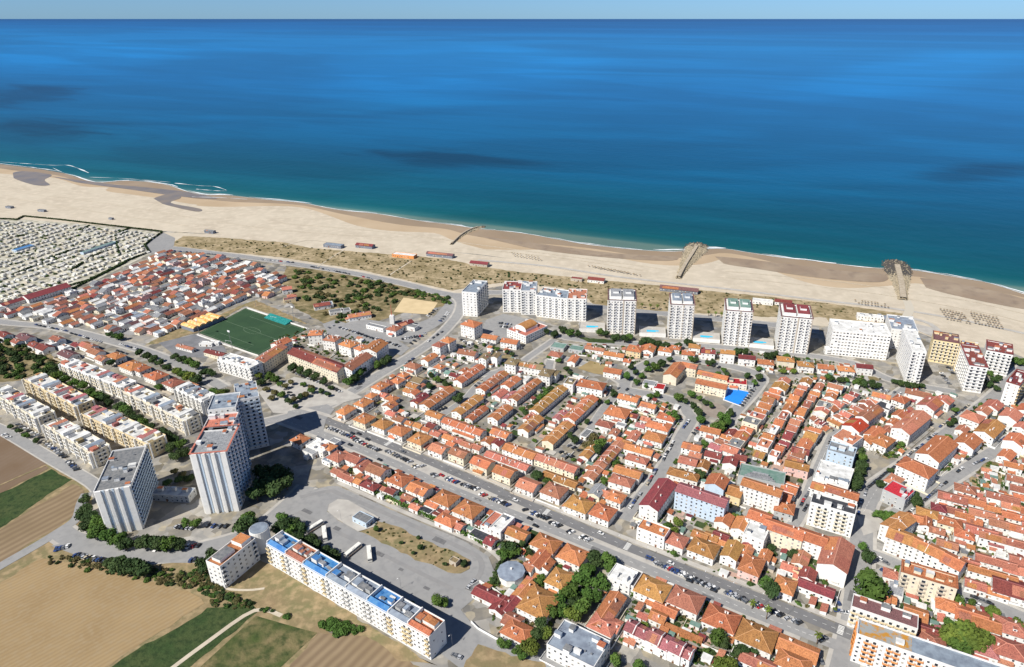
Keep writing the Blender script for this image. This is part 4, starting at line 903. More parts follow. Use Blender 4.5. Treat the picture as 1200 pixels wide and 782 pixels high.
terraces('terrace', 'in the orange terrace quarter', 'terraces of the orange quarter', AV, """537 447.8 562.7 428.7 9 g o 6;563 457 590.7 436.7 9 g o 6;534.3 484.3 561.3 465.3 9 g t 6;498 476.5 527 455 10 g o 6;600 468.5 630.5 446 8 g o 6;576 490.7 596.5 477 9 g o 6;549.3 491.8 568 477.3 7 g o 4;627 482.7 658.5 453.5 9 g t 6;612 504.5 632 489 9 g t 6;641 518.5 666 496.7 9 g t 6 c;667 492 694 465.5 10 g o 6;682 535.5 698.7 523 7 g t 5;693 562 723 518 8 g a 4;590.7 452.7 606.7 443.3 9 g o 5;580 464.7 592 458 8 g a 4;592 468.7 605 460.7 8 g k 4;520 492.5 567 506.8 8 g o 6;577 504.7 597 510.3 8 g o 6;592.5 522.5 628 534.7 9 g o 6;629 535 676.5 550.3 8 g a 6 c;570 531.5 620 548 7 g a 4;637 555 677 568 7 g t 4 c;682.5 512 692 504 5 f f 3;651 491.5 662 482 6 g k 3.5;657 502 668 492 6 g k 3.5;616 492 630 480 5 g a 3.5""")
houses('apartment house', 'beside the terraces', 'long white block of flats', -21, """600.7 424 10 11 h v 9;640.5 437 10 12 h v 9;649 437 7 9 h v 8""", noun='end block')
terraces('apartment row', 'between its two end blocks', 'long white block of flats', -21, "606 424.5 636 432 9 g v 8", noun='row')
houses('house', 'facing the beach tower pools', 'houses facing the beach towers', -13, """806.7 414 11 8 h o 6;814 406 10 8 h t 7;830 412 12 8 g r 8;852.7 412.7 12 8 g t 10;875.3 418.7 14 8 g r 8;897.3 424.7 13 9 h o 6;920.7 421.3 14 9 h t 7 c;944 427.3 13 9 h t 7;967.3 430 13 9 g o 6;991.3 432.7 13 9 h o 6;1012.7 429.3 13 8 g r 8""", noun='house')
# dense rows right of the school
unitrow('of the alley row beside school', 'row houses on the narrow alleys', 853, 530, 921, 444, 13, 12, 6, 'oooabt', 'xxxgf')
unitrow('of the row east of alley', 'row houses on the narrow alleys', 888, 533, 947, 444, 12, 8, 6, 'oookaat', 'xxxgf')
unitrow('of the row along shadowed lane', 'row houses on the narrow alleys', 906, 537, 962.5, 449, 12, 7, 5.5, 'oaabro', 'xxxgf')
unitrow('of the pink square row', 'row houses on the narrow alleys', 926, 548, 957, 501, 6, 10, 6, 'ootab', 'xxxgf')
unitrow('of the lane mouth row', 'row houses on the narrow alleys', 918, 588, 930, 563, 3, 9, 6, 'oab', 'xxxgf')
unitrow('of the triangle block western side', 'row houses of the triangle block', 959, 487, 981, 451, 7, 11, 5.5, 'ootab', 'xxxgf')
unitrow('of the triangle block street side', 'row houses of the triangle block', 977, 493, 1025, 469, 8, 11, 6, 'abbao', 'xxxgf')
unitrow('of the triangle block middle', 'row houses of the triangle block', 972, 479.5, 1004, 461, 5, 8, 5, 'aork', 'xxxgf')
unitrow('of the triangle block lower edge', 'row houses of the triangle block', 953, 489, 972, 501, 4, 8, 6, 'obar', 'g')
unitrow('of the western plaza lane', 'row houses west of the alleys', 838, 527, 862, 503, 4, 11, 5, 'orakb', 'xg')
houses('house', 'between plaza and tall flats', 'houses between plaza and flats', AV+6, """833 504 14 8 g o 6;811 523.5 13 8 g o 6;806.7 540 12 9 g b 6;801 556 20 8 h t 5;836 533 11 7 g r 5;856 541 9 8 x r 6;824 545 8 9 x t 5;934 545.5 15 8 g t 8 k;938 528.5 11 7 g r 7;919.5 595 11 10 h o 7 g;868 536 8 7 g r 5;847 519 10 6 g a 4;815 533 8 6 g a 4""", noun='house')
# centre right
houses('building', 'on streets around the boulevard', 'buildings around the boulevard', 41, """1019.5 484 24 10 g b 9;1002.5 498.5 14 13 g e 9;993.5 512.5 16 15 f a 10;1068.5 495 36 13 g a 10;1090.7 473 19 13 g a 8;1106.7 469 10 11 g a 8;1056 468 11 10 h o 6;1033 464 13 8 g o 6 w -31;1076 461 18 9 g b 7 w -31;1037 476 11 11 f d 7;1025 507 15 10 g o 6;1035 516.5 15 11 h o 7;1017 515.5 9 8 g o 6;1055 485.5 11 8 g o 6;1047 495 9 7 g o 5;1040 503 8 6 g a 5;1140 488.5 13 13 h a 8;1160 502.5 24 13 g t 8;1164 475 13 11 g a 7;1153 481 11 9 g a 6;1185 486.5 15 12 g a 8;1134.7 517 17 13 g o 8;1098.5 526 32 15 g o 11;1074.5 548 14 20 h o 11;1190.7 515.5 14 12 g o 8;1180 533 12 8 g o 6;1128 503 9 7 g a 5;1048 562.5 11 8 h a 7;1053.5 575 14 14 f e 9 g;1208 520 16 12 g o 8;1204 480 14 12 g o 7;1198 500 10 9 g a 6;1147 508 8 6 f g 5""", noun='building')
houses('house', 'in the south east quarter', 'houses of the south east quarter', -27, """1086.7 601.5 13 9 h t 7;1071.7 606.7 10 8 g o 8;1113 611.5 14 9 h o 7 c;1085 612 7 10 x o 7;1100 595 9 8 h r 6;1120 599 12 8 g b 5;1130 604 11 7 g o 5;1141.7 610.5 9 7 g o 5;1155 603 20 8 g a 6;1170 613 11 9 g b 6;1150 622.5 18 9 g a 7;1178 633 29 8 g a 8;1192 606 18 8 g o 6;1195.5 620 16 8 g o 6;1098 621.7 9 7 g b 6;1130 626 11 9 h o 6;1110 637.5 12 8 g b 5;1116 583 18 10 g b 6;1131 573 13 9 h b 6;1142 588 13 8 g o 6;1175 583 20 8 g b 5;1185 593 12 8 g a 5;1166.7 658 22 8 g a 6;1163 672 26 7 g o 7;1139 661 8 8 g a 6;1143 685 11 8 g a 5;1165 693 15 7 g o 4;1190 690 24 16 g r 6;1113 710 14 10 h o 6;1138 722 16 12 g o 6;1155 730 14 11 g o 6;1185 735 16 12 h b 6;1181.7 760 16 13 h a 6;1141.7 755 22 11 h k 5;1093 754 12 13 h b 6;1086.7 738.7 12 8 g r 6;1073 719 12 10 g o 6;1068 750 9 8 h b 6;1050 690 8 12 f g 5;1058 680 7 6 f p 5;1045 673 9 8 h b 5;1026.7 697.5 15 6 g o 7;1043.5 702 6 6 g o 6;1104 742 7 8 x k 5;1163 596 10 7 g o 5;1195 573 12 8 g b 5;1200 640 14 8 g o 6;1198 658 14 9 g b 6;1186 667 10 8 g a 5;1167 637 8 6 g k 5;1130 583 8 7 g a 5;1189 561 10 8 g b 6;1187 545 12 8 g o 6;1196 583 9 8 g o 5;1208 600 12 9 g o 6;1210 618 12 9 g a 6;1208 672 12 9 g a 6;1125 590 7 6 g a 4;1098 708 6 8 f w 3.5;1079 730 8 6 f w 4""", noun='house', shrink=.88)
terraces('apartment row', 'on the curved corner by small plaza', 'curved corner row', None, """1069.5 633.5 1105.5 650.5 10 g o 11;1106 652 1129 663.5 11 g o 11;1041 622.5 1069.5 633.2 11 g t 11;1041.5 620 1064 605 10 g t 11""", noun='row')
houses('apartment house', 'beside the street of tall flats', 'low flats near the avenue end', AV, """919 620 22 10 g o 11 c;952 629.5 16 10 g o 11;980 650 15 24 x b 11;890.7 605 13 10 g o 10;886.5 623 12 13 f w 10;893 571 24 9 g o 14 w;840.7 564.5 12 12 x o 11 b;862 575.5 9 11 g t 8 y;771.5 579.5 12 30 x r 10;766 619.5 17 9 f o 9;823 580 31 10 g k 14 b;962 571 11 8 g o 8;987 577 19 8 g o 9;987 527 17 13 f g 11 b;977 556 21 24 f w 9;796 571 9 8 h o 7;813 573 9 6 g r 9""", noun='low flats')
block('tall white flats with black solar roof beside boulevard', 'apartment building', 17, *(lambda p: (p.x, p.y))(P(977, 591, 17)), R(AV+3), 26, 11, 'd', 'w', balc=('pair', 'alt', 'blank', 'blank'), bm='c')
houses('house', 'along the avenue north side, right half', 'villas on the right half of avenue', AV, """793 633 11 10 h b 6;824.7 642 15 12 h t 6;858 645 9 14 x t 7;881 662 11 14 h o 6 k;920 686 10 11 h o 6;849 608.5 9 10 x o 6;869 615 9 12 x o 6;820.7 627 9 7 g t 5;834 629 8 6 g t 5;845 628 9 6 g r 5;844.7 635 9 5 g o 4;874 646 7 8 x o 5;897 651 6 8 x o 5;938.7 655 8 11 x b 5;925 664.7 8 6 g a 4;956.5 688.5 18 7 g r 5;946.7 673 8 8 x r 6;938 668 7 5 f y 5 y;877 636 5 7 x r 5""", noun='villa')
houses('house', 'south of avenue, right half', 'villas south of the avenue', AV, """765 689.5 16 13 h t 6;804 702.5 16 13 h b 6;845.5 725 16 13 h o 5;886.7 745 17 14 h t 6;935 760.5 18 10 g o 5;930 776 15 10 h o 5;888 776 16 7 g b 4;712 716 9 25 x o 5;771.5 722.5 8 7 g o 4;720 733 6 8 g a 4;780 714 12 7 g o 4;707 732 13 10 h a 5""", noun='villa')
unitrow('of rose terrace', 'rose roofed terrace houses', 735, 731.5, 811, 768, 6, 9, 7, 'k', 'g', walls='w', jit=.1)
yard_wall('garden_wall', [(768,731),(800,745),(823,755)], 3.2, ROOF['o'], 'long thin tile topped wall behind rose terrace', th=2.5)
houses('house', 'between avenue and bus yard', 'houses between avenue and bus yard', AV, """396 535 11 10 h b 6;416 537 11 9 g b 6;425 546 8 10 x b 5;442.7 550 14 10 g b 6;469 562 13 11 h o 6;491.5 572.5 14 10 g o 6;522 584 14 12 h o 6;549 596.7 15 13 h o 6.5;578 610.5 8 15 f a 6.6;588.5 613 8 15 f w 7.6;606.7 625 13 8 g o 5;640 636.5 15 11 h o 6;671.7 650 14 12 h o 6;396.7 552.7 9 6 g b 4;407 558.8 13 6 g b 4;418.7 563 8 6 g o 4;434 569 12 7 h r 4;524 609.5 13 8 h o 5;487 594 7 5 g a 3.5;507 591 9 5 g o 3.5;500 598 8 5 f d 3;562 627 12 7 f d 3;575 634 6 7 g r 4;459 575 7 6 g r 3.5;478 583 8 5 g b 3.5;537 616 7 6 g a 4;386 524 8 7 h o 6""", noun='house')
houses('house', 'beside the tree avenue', 'houses beside the tree avenue', AV, """615 691.5 8 12 x o 5;631.7 706 16 17 h t 7;655.5 678 11 12 h t 7;608 740 15 10 h o 5;601 727 9 8 g b 4;631.7 655.5 8 13 x o 5;587 709 8 10 x r 4;575.5 699 20 7 g r 4 w;599 707 6 13 x r 4;640 661 7 8 x o 4;620 664 6 6 g b 4""", noun='house')
houses('house', 'in towers shade by roundabout', 'houses in the tower shade', AV, """351.7 515 10 9 h o 6;376 521.5 17 12 f w 6;366 527 10 9 f g 5;386 538 8 7 f s 4;392 517 7 6 f g 4""", noun='house')
houses('apartment house', 'at the lower edge by tree avenue', 'flats at the lower edge', AV, "678 754 25 17 f s 9;730 673.5 13 11 f w 8;741 677 7 12 f d 7", noun='flats')
# ---------------------------------------------------------------- towers and other large buildings
def bq(label, h, L, Rr, B, ang=None, **k):
    x, y, an, w_, d_ = footprint_quad(L, Rr, B, h, ang); cat = k.pop('cat', 'tower')
    return block(label, cat, h, x, y, an, w_, d_, **k)
fin = lambda mm: [(0, [(-.38,3.0,.9),(-.12,1.5,1.2),(.14,1.5,1.2),(.40,3.0,.9)], mm), (0, [(-.25,1.1,.25),(.01,.9,.25),(.27,1.1,.25)], 'b')]
G = 'tower blocks by the fields'
bq('grey roofed white tower nearest the ploughed fields', 32, (109.5,578), (149.5,580), (168.6,531), name='tower_block', group=G, roof='f', wall='w', balc=('blank','all','blank','blank'), bm='b', strips=fin('w'), clutter=8)
bq('tallest white tower with terracotta roof terrace', 45, (222,534), (263.8,535), (279,503), name='tower_block', group=G, roof='g', wall='w', balc=('blank','alt','blank','blank'), bm='b', strips=fin('w'), clutter=7, rim='a', sp=2.9)
bq('cluttered roof tower behind the terracotta one', 45, (236,507), (270,506), (279,486), name='tower_block', group=G, roof='a', wall='w', balc=('none','alt','blank','blank'), bm='b', clutter=5, sp=2.9)
bq('tower with pale slate flat roof', 43, (243,482), (275,482), (281,464), name='tower_block', group=G, roof='s', wall='w', balc=('none','alt','blank','blank'), bm='b', clutter=2)
bq('dark balconied tower facing the plaza', 42, (277,471), (305,470), (301,452), name='tower_block', group=G, roof='s', wall='w', balc=('all','all','blank','blank'), bm='b', clutter=6)
# low hall between the two left towers
pp = P(205, 583); rawhouse(pp.x, pp.y, R(-5), 26, 9, 5, 'f', 's', 'g', 'shop_hall', 'low slate roofed hall between two towers', 'hall', None)
# sea front
G = 'pale beach towers with pools'
k = 0
for L, Rr, B, rf in (((712.5,352.5),(746.3,354),(745,341),'g'), ((785.6,357.5),(814.8,360),(812.5,347),'s'), ((850.6,364.5),(883,367),(880.5,353),'n'), ((915.6,371.6),(953,374.5),(949,359),'r')):
    k += 1; h = 36
    lab = ['pale beach tower beside white slab block', 'beach tower in front of plum beach bar', 'beach tower with green roof tops', 'beach tower with maroon roof beside hotel'][k-1]
    x, y, an, w_, d_ = footprint_quad(L, Rr, B, h)
    root = block(lab, 'tower', h, x, y, an, w_, d_, roof='w', wall='w', name='beach_tower', group=G, balc=('alt','none','none','none'), bm='w', rim='y', clutter=0, sp=2.6, strips=[(0, [(-.48,.8,.4),(.05,1.2,.3),(.48,.8,.4)], 'n')])
    rr = [c for c in root.children if c.name.startswith('roof')][0]
    for s in (-1, 1):
        b = MB(); cx = s*w_*.22; b.box(cx-w_*.19, cx+w_*.19, -d_*.36, d_*.36, h, h+3.2, 0, top=1); b.box(cx-w_*.1, cx+w_*.1, -d_*.1, d_*.1, h+3.2, h+5, 0, top=1); b.build('penthouse', [WALL['w'], ROOF[rf]], rr)
    # pool terrace to the left of each tower
    c0 = Vector((x, y, 0)) - Vector((math.cos(an), math.sin(an), 0))*(w_/2+15) + Vector((math.sin(an), -math.cos(an), 0))*4
    t = empty('pool_terrace', c0, an, 'raised paved terrace with blue pool, ' + ['first','second','third','fourth'][k-1] + ' from left', 'terrace', 'pool terraces')
    b = MB(); b.box(-13, 13, -9, 9, 0, 3.2, 0, top=1); b.build('deck', [WALL['n'], M_PAVE], t)
    b = MB(); b.box(-6, 3, -4.2, .2, 3.1, 3.26); b.box(3, 6, -2.5, 0, 3.1, 3.25); b.build('pool', M_POOL, t)
    b = MB(); b.box(-13,13,-9.15,-9.0,0,4.1); b.box(-13.15,-13,-9,9,0,4.1); b.build('parapet', WALL['w'], t)
bq('slim white slab tower beside the sand court', 27, (541,342.5), (557.5,345), (570.5,331), name='slab_tower', roof='s', wall='w', balc=('none','alt','blank','blank'), bm='g', clutter=4)
G = 'white sea front slab block'
for lab, L, Rr, B, h, rf in (('white slab section with maroon roof at left end', (588.6,340), (609.8,343), (612,333), 26, 'r'), ('taller white slab section with pale blue roof', (610.2,341.5), (628,344), (629.5,333), 27, 's'), ('white slab section with row of balcony bays', (628.4,346.5), (664.5,351), (666,341), 24, 's'), ('white slab section with orange roof at right end', (664.9,350.5), (687,353.5), (688,342), 25, 'a')):
    bq(lab, h, L, Rr, B, cat='apartment building', name='slab_block', group=G, roof=rf, wall='w', balc=('alt','none','blank','blank'), bm='w')
# hotel
G = 'white beach hotel'
bq('wide white hotel wing with grid of windows', 25, (976,387.5), (1044.5,394), (1045,381), cat='hotel', name='hotel_wing', group=G, roof='w', wall='w', balc=('none',)*4, sp=2.9, ww=1.9, clutter=5)
bq('tall white hotel wing with dark window columns', 30, (1069,412), (1087,416), (1074,389), cat='hotel', name='hotel_wing', group=G, roof='w', wall='w', balc=('alt','none','none','none'), bm='w', sp=3.0, clutter=3)
bq('low white hotel hall under roof machines', 20, (1044.5,386), (1076,389), (1069,372), cat='hotel', name='hotel_hall', group=G, roof='s', wall='w', balc=('none',)*4, clutter=8)
x, y, an, w_, d_ = footprint_quad((968,412), (1043,416), (1043,411), 4)
block('low white entrance front with arches before hotel', 'hotel', 5, x, y, an, w_, 6, 'w', 'w', name='hotel_porch', group=G, balc=('none',)*4, sp=7, ww=4, clutter=0)
G = 'flats by the right beach'
bq('yellow flats beside the hotel', 22, (1094,398.5), (1124,403.5), (1125.5,394), cat='apartment building', group=G, roof='y', wall='y', balc=('all','alt','blank','blank'), bm='c', rim='y')
bq('white and yellow flats with maroon roof by crossing', 24, (1136,429), (1158,432.5), (1146,407), cat='apartment building', group=G, roof='r', wall='w', balc=('all','none','none','alt'), bm='w', rim='r')
bq('pale yellow flats with maroon roof at beach', 22, (1124,409), (1146,412), (1147,402), cat='apartment building', group=G, roof='r', wall='y', balc=('alt','none','none','none'), bm='c')
bq('white flats with maroon roof at right edge of beach', 21, (1156,411), (1187,417), (1186,405), cat='apartment building', group=G, roof='r', wall='w', balc=('all','alt','blank','blank'), rim='r')
bq('white flats with maroon roof at right frame edge', 20, (1179,448.5), (1194,454), (1206,439), cat='apartment building', group=G, roof='r', wall='w', balc=('none','alt','blank','blank'), bm='y', rim='r')
# yellow fronted flats, left
G = 'four storey flats at left'
AL = -34
for lab, u1, v1, u2, v2, d, h, wl, rf, bm in (('cream flats along field road, upper block',-2,455,54,487,13,12,'c','w','w'), ('yellow front flats, upper courtyard block',38,441,100,473,14,12,'y','w','c'), ('white flats nearest the scrub, rear row',78,424,152,451,12,12,'w','w','c'), ('cream flats along field road, lower block',62,494,118,527,13,12,'c','w','w'), ('yellow front flats, lower courtyard block',106,481,184,516,14,12,'y','w','c'), ('cream flats behind the yellow courtyard block',152,455,226,490,13,12,'c','w','w'), ('white flats beside plaza towers',214,453,246,468,13,11,'w','w','w')):
    a, c = P(u1, v1, h), P(u2, v2, h); m = (a+c)/2
    r0 = block(lab, 'apartment building', h, m.x, m.y, A(u1, v1, u2, v2, h), (c-a).length, d, rf, wl, group=G, balc=('pair','pair','blank','pair'), bm=bm, clutter=8, sp=2.8, strips=[(0, [(-.49+.98*q/6, .7, 1.5) for q in range(7)], 'w'), (1, [(-.42,.8,.8), (.42,.8,.8)], 'w')])
    rr = [q for q in r0.children if q.name.startswith('roof')][0]; L = (c-a).length
    for i in range(4):
        b = MB(); x = -L/2+L*(i+.5)/4+random.uniform(-2, 2); b.box(x-2.4, x+2.4, -d/2+.6, d/2-.6, h, h+random.uniform(1.8, 3), 0, top=1); b.build('stair_head', [WALL['w'], ROOF[random.choice('wsakw')]], rr)
    for i in range(14):
        b = MB(); x = -L/2+L*(i+.5)/14; s = random.choice((-1, 1)); wd = random.uniform(1.2, L/14*.5); b.box(x-wd, x+wd, s*d*.22-2, s*d*.22+2, h, h+random.choice((.15,.15,1.2,2.4)), 0)
        b.build('roof_terrace', ROOF[random.choice('awswvkfg')], rr)
houses('house', 'beside the tree lined left road', 'houses on the left road', -30, """136 417 15 9 h o 6;155 428.5 19 13 h o 6;166 432 10 10 h o 6;183 440 16 12 h o 6;203 448.5 14 11 h b 6;221 452 12 9 h o 6;103 405 18 9 g b 5;80 415 18 10 g y 5;112 412 15 9 g b 5;52 407 14 10 g r 5;30 395 18 9 g y 6;67 397 13 8 g b 6;40 404 10 7 g r 5;120 420 11 8 g b 5;90 404 9 7 g r 4;20 400 10 7 g b 5;5 392 14 8 g r 5;75 406 10 6 f w 5;60 402 9 6 f w 5""", noun='house')
# plaza flats (L shaped, terracotta)
G = 'flats round the planted plaza'
def plaza(lab, u1, v1, u2, v2, d, h, rf, wl, ty='g', **k):
    a, c = P(u1, v1, h), P(u2, v2, h); m = (a+c)/2
    if ty == 'f': return block(lab, 'apartment building', h, m.x, m.y, A(u1, v1, u2, v2, h), (c-a).length, d, rf, wl, group=G, balc=('alt',)*4, **k)
    return rawhouse(m.x, m.y, A(u1, v1, u2, v2, h), (c-a).length, d, h, ty, rf, wl, 'apartment_building', lab, 'apartment building', G, nch=5)
plaza('white flat roofed flats beside football pitch', 262, 418, 300, 429, 14, 12, 'w', 'w', 'f', bm='w')
plaza('dark fronted flats with brown gabled roof by plaza', 303, 424, 330, 406, 12, 11, 'a', 'c')
plaza('flats with orange and maroon roof facing plaza', 344, 411, 402, 433, 14, 11, 'r', 'c')
plaza('flats with brown roof along plaza street', 405, 433, 430, 416, 13, 11, 'b', 'w')
plaza('tall orange roofed flats at plaza street end', 432, 412, 446, 401, 16, 12, 'o', 'w')
plaza('orange roofed flats behind football goal', 322, 405, 337, 398, 12, 11, 'o', 'w')
plaza('orange roofed stepped flats by car park, left', 362, 391, 378, 390, 11, 10, 'o', 'w', 'h')
plaza('orange roofed stepped flats by car park, middle', 382, 396, 396, 398, 11, 10, 'b', 'w', 'h')
plaza('orange roofed stepped flats by car park, right', 402, 401, 416, 405, 12, 10, 'o', 'w', 'h')
plaza('orange roofed stepped flats next to tall end flats', 420, 406, 428, 409, 11, 11, 'o', 'w', 'h')
# clubhouse, gymnasium, school, fire station, market roof
p = P(256, 416); rawhouse(p.x, p.y-4, R(-25), 24, 7, 4, 'g', 'r', 'c', 'clubhouse', 'low maroon roofed clubhouse beside grey court', 'clubhouse', None)
p = P(222, 407); rawhouse(p.x, p.y-6, R(-25), 22, 5, 3, 'g', 'b', 'w', 'changing_room', 'low brown roofed changing room by grey court', 'clubhouse', None)
for u, v, w_, d_ in ((243,405,13,6),(252,404,10,4)): p = P(u, v); rawhouse(p.x, p.y, R(-5), w_, d_, 3, 'f', 'w', 'w', 'stand', 'small white flat hut at grey court, ' + ('wider one' if w_ > 11 else 'narrower one'), 'hut', None)
x, y, an, w_, d_ = footprint_quad((226,384.5), (262,370), (253,364), 5)
rt = empty('market_hall', (x, y, 0), an, 'long market hall with amber striped barrel canopies', 'hall'); b = MB(); b.box(-w_/2, w_/2, -d_/2, d_/2, 0, 4, bottom=False); b.build('wall', WALL['d'], rt)
n = 5
for i in range(n):
    b = MB(); x0 = -w_/2 + w_*i/n; x1 = x0 + w_/n - .5; pr = [((x0+x1)/2 - (x1-x0)/2*math.cos(q*math.pi/8), 4+1.8*math.sin(q*math.pi/8)) for q in range(9)]
    for (a0, z0), (a1, z1) in zip(pr, pr[1:]): b.poly(((a0,-d_/2-.5,z0),(a1,-d_/2-.5,z1),(a1,d_/2+.5,z1),(a0,d_/2+.5,z0)))
    b.poly([(q[0], -d_/2-.5, q[1]) for q in pr]); b.poly([(q[0], d_/2+.5, q[1]) for q in pr][::-1]); b.build('canopy', ROOF['q'], rt)
# teal stand at the pitch
x, y, an, w_, d_ = footprint_quad((309,370), (334,378.5), (340,374.5), 3); rt = empty('grandstand', (x, y, 0), an, 'teal seated grandstand along football pitch', 'grandstand')
TEAL = mat('teal_seats', (.01,.2,.19), .6, (.05,.3,.28), .6)
for i in range(4):
    b = MB(); b.box(-w_/2, w_/2, -d_/2+i*d_/4, -d_/2+(i+1)*d_/4, 0, 1+i*.6); b.build('seat_row', TEAL, rt)
# gymnasium
x, y, an, w_, d_ = footprint_quad((594,387.5), (622,393), (647,381), 7)
root = rawhouse(x, y, an, w_, d_, 8, 'f', 'a', 'w', 'gymnasium', 'white gymnasium with salmon roof and ochre vault', 'gymnasium', None); b = MB(); X = 7; Y = 9
pr = [(-X*math.cos(q*math.pi/10), 8+2.5+3.2*math.sin(q*math.pi/10)) for q in range(11)]
for (a0, z0), (a1, z1) in zip(pr, pr[1:]): b.poly(((a0,-Y,z0),(a1,-Y,z1),(a1,Y,z1),(a0,Y,z0)))
o = b.build('vault', ROOF['t'], root); o.location = (-1, 0, 0); b = MB()
for s in (-Y, Y): q = [(p_[0], s, p_[1]) for p_ in pr] + [(X, s, 7.9), (-X, s, 7.9)]; b.poly(q if s > 0 else q[::-1])
for s in (-X, X): b.poly(((s,-Y,7.9),(s,Y,7.9),(s,Y,10.5),(s,-Y,10.5)))
o = b.build('vault_wall', WALL['w'], root); o.location = (-1, 0, 0)
# school
G = 'cream school beside blue court'
for lab, u1, v1, u2, v2, d, h, ty, rf in (('cream school wing with two rows of windows',816.5,446.5,852,454,9,8,'g','o'), ('low cream school wing behind the long wing',818.5,436,853,443.5,8,6,'g','o'), ('cream school head wing with dark roof slope',785,441,797,427,12,8,'g','o'), ('cream school cross wing at its courtyard',799,426.5,817,430.5,9,8,'g','o')):
    a, c = P(u1, v1, h), P(u2, v2, h); m = (a+c)/2; rawhouse(m.x, m.y, math.atan2((c-a).y, (c-a).x), (c-a).length, d, h, ty, rf, 'c', 'school_wing', lab, 'school', G, nch=0)
p = P(804, 439); rawhouse(p.x, p.y, R(-14), 16, 8, 6, 'f', 'w', 'c', 'school_wing', 'flat white school court building between wings', 'school', G)
p = P(863.5, 447, 5); rawhouse(p.x, p.y, R(-14), 17, 10, 5, 'f', 'e', 'c', 'sports_hall', 'hall with bright red flat roof at blue court', 'hall', None)
p = P(877, 449, 4); rawhouse(p.x, p.y, R(-14), 8, 8, 4, 'f', 'f', 'g', 'shed', 'dark grey flat shed beside bright red roof', 'shed', None)
p = P(773, 453, 4); rawhouse(p.x, p.y, R(-20), 9, 10, 4, 'f', 'e', 'w', 'pavilion', 'small pavilion with bright red roof near school trees', 'pavilion', None)
p = P(762, 449, 4); rawhouse(p.x, p.y, R(-20), 12, 9, 4, 'f', 'g', 'w', 'pavilion', 'grey flat pavilion beside bright red roof', 'pavilion', None)
# theatre with stepped grey roof
p = P(893, 556, 7); rt = rawhouse(p.x, p.y, R(-22), 30, 15, 7, 'f', 'n', 'g', 'theatre', 'theatre with grey green stepped fan roof', 'theatre', None, detail=False)
for i in range(4):
    b = MB(); b.box(-11+i*1.6, 9-i*1.6, -6+i*1.2, -4.6+i*1.2, 7, 7.5+i*.5); b.build('roof_step', ROOF['g'], rt)
# cinema style flats with arches
p = P(1088.5, 674, 14); block('cream flats with big arches and orange tiled top', 'apartment building', 14, p.x, p.y, R(AV+4), 27, 10, 'o', 'c', balc=('alt','none','none','none'), bm='n', sp=4.2, rim='o', clutter=5)
p = P(1036.5, 717, 13); block('yellow banded flats with plum brown roof', 'apartment building', 13, p.x, p.y, R(AV+3), 31, 10, 'y', 'w', balc=('all','alt','none','none'), bm='y', clutter=3)
x, y, an, w_, d_ = footprint_quad((1004,744), (1062,770), (1067,756), 18); an = R(AV+4)
a0 = P(1004, 744, 18); ex = Vector((math.cos(an), math.sin(an), 0)); ey = Vector((-ex.y, ex.x, 0)); m = a0 + ex*38 + ey*5.5
rt = block('long slate roofed flats with orange balconies at bottom edge', 'apartment building', 18, m.x, m.y, an, 76, 11, 's', 'w', balc=('pair','none','none','alt'), bm='o', clutter=2)
rr = [c for c in rt.children if c.name.startswith('roof')][0]; b = MB(); b.box(-37,-14,-4.9,4.9,18,18.06); b.build('rust_patch', mat('rusty_sheet', (.3,.31,.3), .8, (.45,.22,.04), .25, lo=.45, hi=.55), rr)
# octagonal hall
p = P(599, 669, 5); rt = empty('octagonal_hall', (p.x, p.y, 0), 0, 'ten sided hall with blue grey low cone roof', 'hall'); FOOT.append((p.x, p.y, 0, 16, 16)); pts = [(7.6*math.cos(q*.6283), 7.6*math.sin(q*.6283)) for q in range(10)]
b = MB(); b.prism(pts, 0, 5); b.build('wall', WALL['w'], rt); b = MB()
for q in range(10):
    a, c = pts[q], pts[(q+1) % 10]; b.poly(((a[0]*1.06,a[1]*1.06,5),(c[0]*1.06,c[1]*1.06,5),(0,0,6.3))); b.poly(((a[0]*1.06,a[1]*1.06,4.7),(c[0]*1.06,c[1]*1.06,4.7),(c[0]*1.06,c[1]*1.06,5),(a[0]*1.06,a[1]*1.06,5)))
rf = b.build('roof', ROOF['s'], rt); b = MB(); b.box(-.6,.6,-.6,.6,6,7); b.build('vent', WALL['w'], rf)
